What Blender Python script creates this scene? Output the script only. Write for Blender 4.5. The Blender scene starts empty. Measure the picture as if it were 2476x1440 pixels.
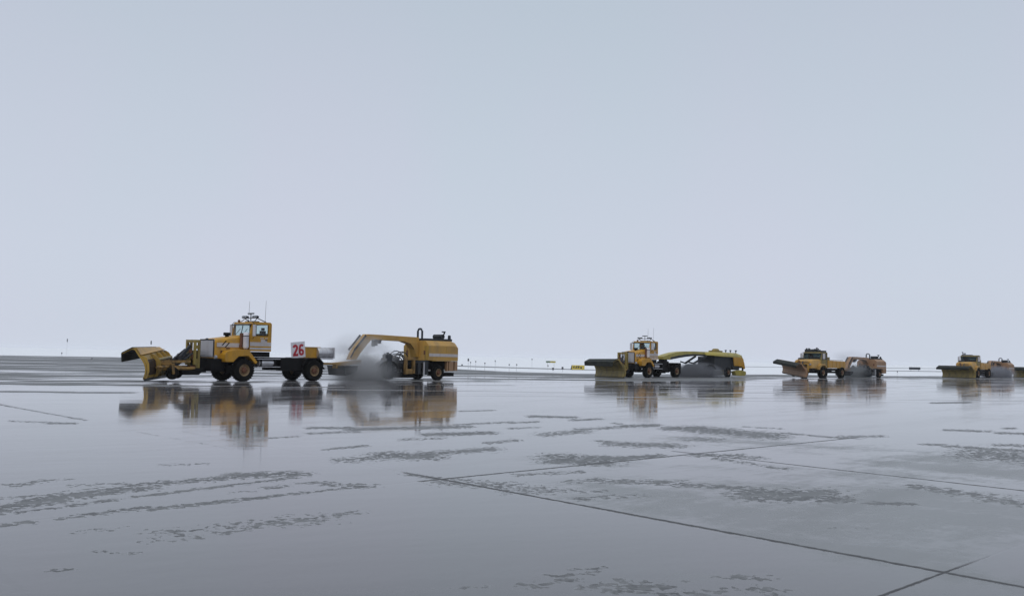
import bpy, bmesh, math, random
import numpy as np
from mathutils import Vector, Matrix
random.seed(7); rng = np.random.default_rng(7)
SC = bpy.context.scene
COL = SC.collection
R = math.radians

# ---------------------------------------------------------------- camera
FPX, EYE = 2250.0, 1.7
PH = math.atan(.0195); TH = math.atan(142.1 * math.cos(PH) / FPX)
_F = np.array([0, math.cos(TH), math.sin(TH)]); _U0 = np.array([0, -math.sin(TH), math.cos(TH)]); _R0 = np.array([1., 0, 0])
_U = _U0 * math.cos(PH) - _R0 * math.sin(PH); _R = _R0 * math.cos(PH) + _U0 * math.sin(PH)
cd = bpy.data.cameras.new("camera"); cam = bpy.data.objects.new("camera", cd); COL.objects.link(cam)
cd.sensor_width = 36; cd.lens = 36 * FPX / 2476; cd.clip_start = .1; cd.clip_end = 9000
cam.matrix_world = Matrix(((_R[0], _U[0], -_F[0], 0), (_R[1], _U[1], -_F[1], 0), (_R[2], _U[2], -_F[2], EYE), (0, 0, 0, 1)))
SC.camera = cam

# ---------------------------------------------------------------- sky, sun, exposure
SUN_EL, SUN_AZ = R(48), R(205)
w = bpy.data.worlds.new("World"); SC.world = w; w.use_nodes = True
nt = w.node_tree; nt.nodes.clear()
out = nt.nodes.new('ShaderNodeOutputWorld'); bg = nt.nodes.new('ShaderNodeBackground')
sky = nt.nodes.new('ShaderNodeTexSky'); sky.sky_type = 'NISHITA'; sky.sun_disc = False
sky.sun_elevation = SUN_EL; sky.sun_rotation = SUN_AZ; sky.air_density = 1.0; sky.dust_density = 4.0
tc = nt.nodes.new('ShaderNodeTexCoord'); sx = nt.nodes.new('ShaderNodeSeparateXYZ')
cr = nt.nodes.new('ShaderNodeValToRGB'); e = cr.color_ramp.elements
e[0].position = 0.0; e[0].color = (.622, .672, .776, 1)
e[1].position = 1.0; e[1].color = (.82, .87, .95, 1)
for p, c in ((.10, (.603, .655, .760, 1)), (.22, (.565, .624, .722, 1)), (.36, (.512, .577, .670, 1)), (.55, (.56, .62, .70, 1))):
    q = e.new(p); q.color = c
nz = nt.nodes.new('ShaderNodeTexNoise'); nz.inputs['Scale'].default_value = 3.2; nz.inputs['Detail'].default_value = 2
mp = nt.nodes.new('ShaderNodeMapping'); mp.inputs['Scale'].default_value = (1.6, 1.6, .7)
nr = nt.nodes.new('ShaderNodeValToRGB'); nr.color_ramp.elements[0].position = .35; nr.color_ramp.elements[0].color = (1.012, .992, 1.006, 1)
nr.color_ramp.elements[1].position = .65; nr.color_ramp.elements[1].color = (.985, 1.002, .998, 1)
mm = nt.nodes.new('ShaderNodeMixRGB'); mm.blend_type = 'MULTIPLY'; mm.inputs[0].default_value = 1
m10 = nt.nodes.new('ShaderNodeMixRGB'); m10.blend_type = 'MULTIPLY'; m10.inputs[0].default_value = 1; m10.inputs[2].default_value = (10, 10, 10, 1)
mx = nt.nodes.new('ShaderNodeMixRGB'); mx.inputs[0].default_value = .97
L = nt.links.new
L(tc.outputs['Generated'], sx.inputs[0]); L(sx.outputs['Z'], cr.inputs[0])
L(tc.outputs['Generated'], mp.inputs[0]); L(mp.outputs[0], nz.inputs['Vector']); L(nz.outputs[0], nr.inputs[0])
L(cr.outputs[0], mm.inputs[1]); L(nr.outputs[0], mm.inputs[2]); L(mm.outputs[0], m10.inputs[1])
L(sky.outputs[0], mx.inputs[1]); L(m10.outputs[0], mx.inputs[2]); L(mx.outputs[0], bg.inputs[0])
bg.inputs[1].default_value = .1; L(bg.outputs[0], out.inputs[0])
ld = bpy.data.lights.new("sun", 'SUN'); ld.energy = .6; ld.angle = R(25); ld.color = (1, .96, .9)
so = bpy.data.objects.new("sun", ld); COL.objects.link(so)
_sd = Vector((math.cos(SUN_EL) * math.sin(SUN_AZ), math.cos(SUN_EL) * math.cos(SUN_AZ), math.sin(SUN_EL)))
so.rotation_euler = _sd.to_track_quat('Z', 'Y').to_euler(); so.location = _sd * 100
SC.view_settings.view_transform = 'Standard'; SC.view_settings.look = 'None'
SC.view_settings.exposure = 0; SC.view_settings.gamma = 1
SC.cycles.use_denoising = True; SC.cycles.volume_bounces = 1; SC.cycles.max_bounces = 8
SC.cycles.transparent_max_bounces = 12

# ---------------------------------------------------------------- helpers
def gnd(px, py, z=0.0):
    d = _F + _R * (px - 1238) / FPX - _U * (py - 720) / FPX
    t = (z - EYE) / d[2]
    return np.array([0, 0, EYE]) + d * t
def at_depth(px, py, Y):
    d = _F + _R * (px - 1238) / FPX - _U * (py - 720) / FPX
    return np.array([0, 0, EYE]) + d * (Y / d[1])

class MB:
    def __init__(s): s.v = []; s.f = []
    def add(s, vs, fs):
        o = len(s.v); s.v += [tuple(map(float, p)) for p in vs]; s.f += [tuple(i + o for i in f) for f in fs]; return s
    def box(s, x0, x1, y0, y1, z0, z1):
        vs = [(x, y, z) for z in (z0, z1) for y in (y0, y1) for x in (x0, x1)]
        return s.add(vs, [(0, 2, 3, 1), (4, 5, 7, 6), (0, 1, 5, 4), (1, 3, 7, 5), (3, 2, 6, 7), (2, 0, 4, 6)])
    def prism(s, poly, a, b, ax='y'):
        f = {'y': lambda p, t: (p[0], t, p[1]), 'x': lambda p, t: (t, p[0], p[1]), 'z': lambda p, t: (p[0], p[1], t)}[ax]
        n = len(poly); vs = [f(p, a) for p in poly] + [f(p, b) for p in poly]
        fs = [tuple(range(n)), tuple(range(2 * n - 1, n - 1, -1))] + [(i, i + n, (i + 1) % n + n, (i + 1) % n) for i in range(n)]
        return s.add(vs, fs)
    def loft(s, rings, caps=True):
        n = len(rings[0]); vs = [p for r in rings for p in r]; fs = []
        for k in range(len(rings) - 1):
            for i in range(n):
                j = (i + 1) % n; fs.append((k * n + i, k * n + j, (k + 1) * n + j, (k + 1) * n + i))
        if caps: fs += [tuple(range(n - 1, -1, -1)), tuple(range((len(rings) - 1) * n, len(rings) * n))]
        return s.add(vs, fs)
    def tube(s, pts, r, n=8, r2=None):
        P = [Vector(p) for p in pts]; rings = []
        for i, p in enumerate(P):
            d = (P[min(i + 1, len(P) - 1)] - P[max(i - 1, 0)]).normalized()
            u = d.cross(Vector((0, 0, 1)) if abs(d.z) < .9 else Vector((1, 0, 0))).normalized(); v = d.cross(u)
            rr = r if r2 is None else r + (r2 - r) * i / (len(P) - 1)
            rings.append([p + (u * math.cos(2 * math.pi * k / n) + v * math.sin(2 * math.pi * k / n)) * rr for k in range(n)])
        return s.loft(rings)
    def bar(s, a, b, wy, wz):
        a = Vector(a); b = Vector(b); d = (b - a).normalized(); u = d.cross(Vector((0, 0, 1)))
        u = (u if u.length > .05 else Vector((0, 1, 0))).normalized(); v = u.cross(d).normalized()
        rg = lambda p: [p + u * (i * wy / 2) + v * (j * wz / 2) for i, j in ((-1, -1), (1, -1), (1, 1), (-1, 1))]
        return s.loft([rg(a), rg(b)])
    def lathe(s, prof, c, ax='y', n=28):
        rings = []
        for k in range(n):
            a = 2 * math.pi * k / n
            if ax == 'y': rings.append([(c[0] + r * math.cos(a), c[1] + t, c[2] + r * math.sin(a)) for r, t in prof])
            elif ax == 'z': rings.append([(c[0] + r * math.cos(a), c[1] + r * math.sin(a), c[2] + t) for r, t in prof])
            else: rings.append([(c[0] + t, c[1] + r * math.cos(a), c[2] + r * math.sin(a)) for r, t in prof])
        m = len(prof); vs = [p for r in rings for p in r]; fs = []
        for k in range(n):
            for i in range(m - 1):
                fs.append((k * m + i, k * m + i + 1, ((k + 1) % n) * m + i + 1, ((k + 1) % n) * m + i))
        return s.add(vs, fs)
    def build_each(s, name, mat, parent=None, **kw):
        p = list(range(len(s.v)))
        def fd(i):
            while p[i] != i: p[i] = p[p[i]]; i = p[i]
            return i
        for f in s.f:
            for i in f[1:]: p[fd(i)] = fd(f[0])
        gr = {}
        for f in s.f: gr.setdefault(fd(f[0]), []).append(f)
        last = None
        for fs in gr.values():
            m_ = MB(); ids = sorted({i for f in fs for i in f}); mp_ = {i: k for k, i in enumerate(ids)}
            m_.v = [s.v[i] for i in ids]; m_.f = [tuple(mp_[i] for i in f) for f in fs]; last = m_.build(name, mat, parent, **kw)
        return last
    def build(s, name, mat, parent=None, bevel=0, smooth=False):
        me = bpy.data.meshes.new(name); me.from_pydata(s.v, [], s.f); me.validate()
        bm = bmesh.new(); bm.from_mesh(me); bmesh.ops.recalc_face_normals(bm, faces=bm.faces)
        if bevel:
            ed = [x for x in bm.edges if len(x.link_faces) == 2 and x.calc_face_angle(0) > .6]
            bmesh.ops.bevel(bm, geom=ed, offset=bevel, segments=2, affect='EDGES', profile=.6, clamp_overlap=True)
        bm.to_mesh(me); bm.free()
        if smooth:
            for p in me.polygons: p.use_smooth = True
            try: me.set_sharp_from_angle(angle=R(40))
            except Exception: pass
        o = bpy.data.objects.new(name, me); COL.objects.link(o); me.materials.append(mat)
        if parent: o.parent = parent
        return o

def empty(name, loc=(0, 0, 0), rz=0):
    o = bpy.data.objects.new(name, None); COL.objects.link(o); o.location = loc; o.rotation_euler = (0, 0, rz)
    o.empty_display_size = .3; return o
def tag(o, label=None, cat=None, group=None, kind=None):
    if label: o['label'] = label
    if cat: o['category'] = cat
    if group: o['group'] = group
    if kind: o['kind'] = kind
    return o
def copy_tree(o, parent=None):
    c = o.copy(); COL.objects.link(c)
    if parent: c.parent = parent
    for ch in o.children: copy_tree(ch, c)
    return c
def repaint(o, table):
    for sl in getattr(o, 'material_slots', []):
        if sl.material in table:
            nm = table[sl.material]; sl.link = 'OBJECT'; sl.material = nm
    for ch in o.children: repaint(ch, table)

# ---------------------------------------------------------------- materials
def mat(name, col, rough=.5, metal=0, spec=.5, grime=None, gs=3.0, amount=.5, bump=0):
    m = bpy.data.materials.new(name); m.use_nodes = True; n = m.node_tree.nodes; b = n['Principled BSDF']; k = m.node_tree.links.new
    b.inputs['Base Color'].default_value = (*col, 1); b.inputs['Roughness'].default_value = rough
    b.inputs['Metallic'].default_value = metal; b.inputs['Specular IOR Level'].default_value = spec
    if grime:
        t = n.new('ShaderNodeTexCoord'); a = n.new('ShaderNodeTexNoise'); a.inputs['Scale'].default_value = gs; a.inputs['Detail'].default_value = 6
        mpn = n.new('ShaderNodeMapping'); mpn.inputs['Scale'].default_value = (1, 1, .45)
        r = n.new('ShaderNodeValToRGB'); r.color_ramp.elements[0].position = .42; r.color_ramp.elements[1].position = .72
        x = n.new('ShaderNodeMixRGB'); x.inputs[1].default_value = (*col, 1); x.inputs[2].default_value = (*grime, 1)
        mu = n.new('ShaderNodeMath'); mu.operation = 'MULTIPLY'; mu.inputs[1].default_value = amount
        k(t.outputs['Object'], mpn.inputs[0]); k(mpn.outputs[0], a.inputs['Vector']); k(a.outputs[0], r.inputs[0]); k(r.outputs[0], mu.inputs[0])
        k(mu.outputs[0], x.inputs[0]); k(x.outputs[0], b.inputs['Base Color'])
        if bump:
            bp = n.new('ShaderNodeBump'); bp.inputs['Distance'].default_value = bump; k(a.outputs[0], bp.inputs['Height']); k(bp.outputs[0], b.inputs['Normal'])
    return m
M = {}
M['yellow'] = mat('amber truck paint', (.51, .255, .008), .42, grime=(.24, .14, .04), amount=.6, gs=2.6)
M['ochre'] = mat('ochre plow paint', (.40, .245, .035), .55, grime=(.10, .07, .03), amount=.65, gs=3)
M['olive'] = mat('worn olive yellow plow paint', (.27, .20, .045), .55, grime=(.06, .05, .03), amount=.7, gs=3)
M['tan'] = mat('faded amber paint', (.48, .275, .055), .5, grime=(.22, .15, .08), amount=.5, gs=2)
M['orange'] = mat('faded orange paint', (.33, .19, .10), .55, grime=(.2, .13, .085), amount=.5, gs=2)
M['lime'] = mat('greenish yellow paint', (.40, .325, .06), .45, grime=(.15, .14, .06), amount=.5, gs=2)
M['white'] = mat('greyed white stripe', (.52, .48, .47), .45, grime=(.3, .27, .25), amount=.4, gs=4)
M['sign'] = mat('white sign board', (.72, .70, .74), .5, grime=(.5, .48, .48), amount=.3)
M['red'] = mat('red numeral paint', (.42, .012, .025), .5)
M['black'] = mat('black chassis paint', (.006, .006, .007), .6, spec=.12, grime=(.016, .015, .014), amount=.4)
M['rubber'] = mat('tyre rubber', (.006, .006, .006), .8, spec=.08, grime=(.018, .017, .016), amount=.35, gs=5)
M['flap'] = mat('dark rubber deflector', (.012, .016, .016), .65, spec=.15, grime=(.05, .05, .03), amount=.6, gs=4)
M['steel'] = mat('bright ribbed steel', (.55, .55, .57), .35, metal=.7, grime=(.3, .29, .29), amount=.4)
M['grey'] = mat('pale grey shutter paint', (.50, .50, .54), .5, grime=(.33, .32, .33), amount=.4)
M['dark'] = mat('dark grey machinery', (.026, .030, .036), .55, spec=.25, grime=(.06, .055, .05), amount=.4)
M['hose'] = mat('hydraulic hose', (.012, .012, .016), .5)
M['brown'] = mat('rust brown paint', (.13, .045, .018), .6, grime=(.06, .03, .02), amount=.5)
M['head'] = mat('weathered marker head', (.085, .09, .10), .6)
M['bay_shade'] = mat('stained paint with recess shade', (.022, .012, .008), .7, spec=.15, grime=(.09, .05, .015), amount=.5, gs=5)  # stains over a near-black that paints the shade of the plow's rear bays
M['brown2'] = mat('stained amber paint', (.30, .17, .04), .6, grime=(.05, .035, .02), amount=.8, gs=4)
M['rim'] = mat('dusty amber rim paint', (.25, .165, .08), .5, grime=(.14, .09, .06), amount=.6, gs=6)
M['bristle'] = mat('dark bristle', (.012, .015, .022), .75, spec=.12)
M['lamp'] = mat('lamp lens', (.30, .32, .36), .15)
M['sgn_y'] = mat('yellow sign face', (.55, .42, .06), .5, grime=(.4, .32, .08), amount=.4, gs=1)
M['sgn_g'] = mat('dark green sign face', (.10, .15, .10), .5)
M['sgn_k'] = mat('black sign face', (.012, .02, .035), .5)
def glass(tint):
    m = bpy.data.materials.new('cab glass'); m.use_nodes = True; n = m.node_tree.nodes; k = m.node_tree.links.new
    n.clear(); o = n.new('ShaderNodeOutputMaterial'); t = n.new('ShaderNodeBsdfTransparent'); t.inputs[0].default_value = (*tint, 1)
    g = n.new('ShaderNodeBsdfGlossy'); g.inputs['Roughness'].default_value = .03; f0 = n.new('ShaderNodeFresnel'); f0.inputs[0].default_value = 1.5; ge = n.new('ShaderNodeNewGeometry'); f = n.new('ShaderNodeMath'); f.operation = 'MULTIPLY'; iv = n.new('ShaderNodeMath'); iv.operation = 'SUBTRACT'; iv.inputs[0].default_value = 1; k(ge.outputs['Backfacing'], iv.inputs[1]); k(f0.outputs[0], f.inputs[0]); k(iv.outputs[0], f.inputs[1])
    x = n.new('ShaderNodeMixShader'); k(f.outputs[0], x.inputs[0]); k(t.outputs[0], x.inputs[1]); k(g.outputs[0], x.inputs[2]); k(x.outputs[0], o.inputs[0]); return m
M['glass'] = glass((.86, .91, .91)); M['tinted'] = glass((.35, .42, .42))

# ---------------------------------------------------------------- setting: snow, apron, taxiways
def snow_mat():
    m = mat('snow', (.80, .83, .88), .8, spec=.2); n = m.node_tree.nodes; k = m.node_tree.links.new; b = n['Principled BSDF']
    t = n.new('ShaderNodeTexCoord'); a = n.new('ShaderNodeTexNoise'); a.inputs['Scale'].default_value = .05; a.inputs['Detail'].default_value = 5
    r = n.new('ShaderNodeValToRGB'); r.color_ramp.elements[0].color = (.76, .785, .82, 1); r.color_ramp.elements[1].color = (.86, .88, .905, 1)
    k(t.outputs['Object'], a.inputs['Vector']); k(a.outputs[0], r.inputs[0]); k(r.outputs[0], b.inputs['Base Color']); return m
sf = MB(); NX = 24
xs = np.linspace(-3000, 3000, NX); ys = np.concatenate([np.linspace(-300, 300, 8), np.linspace(500, 3600, 12)])
for y in ys:
    for x in xs: sf.v.append((float(x), float(y), -.004))
for j in range(len(ys) - 1):
    for i in range(NX - 1): a = j * NX + i; sf.f.append((a, a + 1, a + NX + 1, a + NX))
tag(sf.build('snow_field', snow_mat()), kind='structure')

EDGE = np.array([(-900, 851), (-400, 852), (0, 858.5), (280, 863), (500, 869), (700, 877), (1110, 892), (1230, 898), (1400, 903), (1640, 904), (1880, 905), (2200, 908), (2476, 909.5), (3400, 921)], float)
def apron():
    tcol = np.concatenate([np.linspace(-.60, .60, 560)])
    ynear = [5.0]
    while ynear[-1] < 70: ynear.append(ynear[-1] * 1.0075)
    ynear = np.array(ynear[:-1] + [70.])
    ss = np.linspace(0, 1, 60)[1:]
    px = 1238 + FPX * tcol
    ed = np.interp(px, EDGE[:, 0], EDGE[:, 1])
    Yf = np.array([gnd(a, b)[1] for a, b in zip(px, ed)])
    rows = [np.full_like(tcol, -60.0)] + [np.full_like(tcol, y) for y in ynear] + [70 + s_ * (Yf - 70) for s_ in ss]
    YY = np.array(rows); XX = tcol[None, :] * np.maximum(YY, 5)
    XX = np.concatenate([np.full((len(rows), 1), -320.), XX, np.full((len(rows), 1), 320.)], 1)
    YY = np.concatenate([YY[:, :1], YY, YY[:, -1:]], 1)
    nr, nc = XX.shape
    V = np.stack([XX, YY, np.zeros_like(XX)], -1).reshape(-1, 3)
    # pixel coordinates of each vertex, used only to lay the recorded dry patches out on the pavement
    d = V - np.array([0, 0, EYE]); zc = d @ _F; zc = np.where(zc < 1, 1, zc)
    PX = 1238 + FPX * (d @ _R) / zc; PY = 720 - FPX * (d @ _U) / zc
    dry = np.zeros(len(V)); soft = np.zeros(len(V)); joint = np.zeros(len(V))
    def stroke(arr, x0, y0, x1, y1, hw, s, add=False):
        ax_, ay = x1 - x0, y1 - y0; L2 = ax_ * ax_ + ay * ay + 1e-6
        t = np.clip(((PX - x0) * ax_ + (PY - y0) * ay) / L2, -.0, 1.0)
        dx = (PX - x0 - t * ax_) / 6.0; dy = PY - y0 - t * ay
        q = np.exp(-((dx * dx + dy * dy) / (hw * hw * 1.7)) ** 1.25 * .7) * s
        np.maximum(arr, q, out=arr)
    for a in DRY: stroke(dry, *a)
    for a in SOFT: stroke(soft, *a)
    for a in JOINT: stroke(joint, *a)
    # long dry bands towards the far snow edge
    hz = 838 + .0195 * PX; edg = np.interp(PX, EDGE[:, 0], EDGE[:, 1])
    band = np.interp(PX, [-900, 0, 290, 420, 700, 1110, 1400, 1700, 1900, 2476, 3400], [95, 84, 76, 60, 50, 34, 24, 16, 10, 8, 8])
    k = (PY - edg) / band
    far = np.clip(1.35 - k * 1.05, 0, 1) * (YY.reshape(-1) > 20)
    me = bpy.data.meshes.new('apron'); idx = np.arange(nr * nc).reshape(nr, nc)
    Fq = np.stack([idx[:-1, :-1], idx[:-1, 1:], idx[1:, 1:], idx[1:, :-1]], -1).reshape(-1, 4)
    me.vertices.add(len(V)); me.vertices.foreach_set('co', V.astype(np.float32).ravel())
    me.loops.add(Fq.size); me.loops.foreach_set('vertex_index', Fq.astype(np.int32).ravel())
    me.polygons.add(len(Fq)); me.polygons.foreach_set('loop_start', (np.arange(len(Fq)) * 4).astype(np.int32))
    me.update(calc_edges=True)
    for nm, arr in (('dry', dry), ('soft', soft), ('joint', joint), ('far', far)):
        at = me.attributes.new(nm, 'FLOAT', 'POINT'); at.data.foreach_set('value', arr.astype(np.float32))
    o = bpy.data.objects.new('apron', me); COL.objects.link(o); me.materials.append(apron_mat()); tag(o, kind='structure')

ZA = lambda *p: (p[0] / 2, 900 + p[1] / 2, p[2] / 2, 900 + p[3] / 2, p[4], p[5])
ZB = lambda *p: (1238 + p[0] / 2, 900 + p[1] / 2, 1238 + p[2] / 2, 900 + p[3] / 2, p[4], p[5])
DRY = [ZA(*p) for p in [(-200, 690, 220, 622, 8, .95), (220, 610, 640, 560, 8, .9), (660, 545, 1160, 505, 4.5, .85), (1150, 497, 1440, 490, 5, .95), (-200, 715, 560, 615, 2.5, .85),
    (660, 600, 1420, 508, 2.3, .9), (270, 710, 400, 692, 2, .9), (400, 690, 690, 655, 3.5, .95), (745, 660, 1250, 605, 3.2, 1), (1250, 605, 1760, 548, 2.4, .85), (1620, 540, 1760, 548, 5, .7), (0, 740, 130, 725, 3, .85), (870, 780, 1510, 705, 11, .52),
    (1250, 735, 1500, 712, 5, .72), (1550, 690, 1720, 675, 4, .6), (1690, 425, 1900, 405, 6, .75), (1880, 400, 2060, 405, 7, .95), (2050, 395, 2360, 372, 5, .85), (1500, 295, 1720, 285, 2, .8), (1700, 275, 2250, 262, 3, .95), (1950, 325, 2120, 318, 2.5, .7), (2090, 300, 2360, 292, 3.5, 1),
    (1510, 268, 1700, 268, 2.4, .9), (1590, 372, 1760, 355, 2, .95), (60, 235, 360, 245, 1.6, .7), (240, 246, 355, 245, 1.6, 1), (80, 545, 200, 525, 4, .75), (200, 525, 330, 515, 2, .6), (360, 545, 580, 535, 3, .55),
    (470, 865, 640, 875, 3.5, .55), (270, 960, 340, 950, 4, .55), (2200, 530, 2476, 550, 8, .7), (2230, 187, 2380, 183, 1.2, .9), (2210, 252, 2470, 240, 1.6, .85), (800, 447, 980, 440, 2.4, .6),
    (0, 610, 100, 598, 3, .6), (1450, 535, 1600, 528, 2.4, .8), (1280, 560, 1370, 550, 3, .7), (1120, 580, 1200, 575, 2.5, .55), (2370, 340, 2476, 328, 3, .8), (1290, 318, 1430, 310, 1.4, .7), (1980, 492, 2100, 512, 3, .8), (680, 820, 1000, 790, 4, .42), (380, 770, 640, 745, 4, .45), (2140, 1045, 2330, 1035, 3, .55)]]
DRY += [(-60, 967, 205, 1015, 1.0, 1.0), (330, 1043, 560, 1085, .7, .55)]
DRY += [ZB(*p) for p in [(0, 243, 120, 238, 1.5, .9), (100, 212, 290, 217, 2.2, 1), (300, 230, 415, 225, 1.8, .95), (0, 270, 110, 265, 1.8, .8), (170, 300, 330, 285, 4.5, .8), (330, 275, 490, 266, 3, .8), (540, 260, 690, 255, 2.8, .95), (420, 330, 520, 340, 2, .8), (500, 345, 780, 355, 5, .85),
    (770, 270, 900, 268, 4, 1), (900, 275, 1240, 305, 7, .95), (870, 320, 960, 325, 5, .7), (1310, 292, 1590, 318, 1.6, .8), (1130, 262, 1300, 272, 1.3, .7), (200, 405, 400, 415, 6, .85), (250, 425, 420, 430, 8, 1), (440, 410, 530, 418, 4, .95), (550, 412, 700, 402, 3.5, 1), (1590, 310, 1780, 308, 2.4, .75),
    (40, 495, 320, 480, 3.5, .68), (300, 530, 400, 520, 4.5, .75), (0, 575, 120, 560, 6, .62), (120, 575, 240, 570, 6, .62), (300, 575, 420, 575, 3, .7), (320, 612, 420, 605, 4, .75), (480, 525, 800, 535, 5, .78), (800, 540, 1160, 562, 4, .85), (450, 600, 600, 595, 4, .6),
    (1170, 585, 1480, 585, 9, .92), (1200, 605, 1530, 610, 8, .9), (1570, 622, 1680, 628, 2, .7), (1750, 632, 1910, 636, 3.4, .95), (900, 400, 1090, 400, 3, .85), (1000, 415, 1310, 465, 3, .75), (1120, 410, 1200, 412, 3, .8), (2300, 395, 2560, 420, 12, .85), (1990, 347, 2080, 350, 2, .9), (2110, 355, 2200, 362, 3, .85), (2240, 365, 2476, 380, 3, .85), (2360, 350, 2476, 355, 3, .8),
    (2100, 278, 2300, 285, 2, .85), (2360, 292, 2500, 296, 2, .95), (2390, 270, 2420, 270, 1.6, 1), (1930, 545, 1975, 548, 2.5, .9), (1980, 555, 2240, 590, 5, .78), (2150, 580, 2330, 600, 6, .65), (2330, 610, 2500, 640, 7, .7), (130, 1030, 240, 1000, 7, .74), (200, 985, 360, 968, 4, .7), (320, 955, 430, 945, 4, .7),
    (470, 1055, 560, 1050, 4, .6), (560, 1040, 650, 1040, 13, .78), (740, 1065, 880, 1065, 9, .7), (1080, 985, 1200, 995, 6, .72), (1120, 1040, 1250, 1060, 7, .7), (2040, 147, 2200, 145, 1.6, .95), (500, 245, 520, 250, 1.5, .9), (1600, 750, 1660, 752, 5, .3)]]
SOFT = [ZB(*p) for p in [(860, 330, 1250, 340, 13, .7), (1400, 360, 2560, 420, 16, .5), (2150, 440, 2600, 480, 30, .85), (1950, 600, 2350, 670, 18, .7), (1550, 720, 2600, 760, 60, .55), (1150, 780, 1700, 880, 26, .6), (500, 590, 1200, 640, 22, .45), (1250, 1000, 1800, 960, 40, .35), (200, 420, 420, 430, 12, .6), (2200, 1000, 2600, 1080, 30, .5), (700, 650, 900, 720, 12, .4)]]
JOINT = [(1072, 1157, 1660, 1265, 6, 1.), (1660, 1265, 2280, 1385, 8, 1.), (2280, 1385, 2600, 1450, 9, 1.), (985, 1146, 1075, 1158, 5, .6), (1040, 1157, 1440, 1117, 5, 1), (1440, 1117, 1640, 1097, 4, .8), (1640, 1097, 2040, 1060, 5, 1.1), (1700, 1095, 2000, 1130, 4, .8), (2000, 1130, 2500, 1192, 6, 1.1), (2290, 1385, 2080, 1455, 10, 1.1), (2290, 1385, 2400, 1350, 8, .55), (0, 978, 205, 1015, 3, .75), (1900, 1047, 2060, 1060, 3, .5)]

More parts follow.
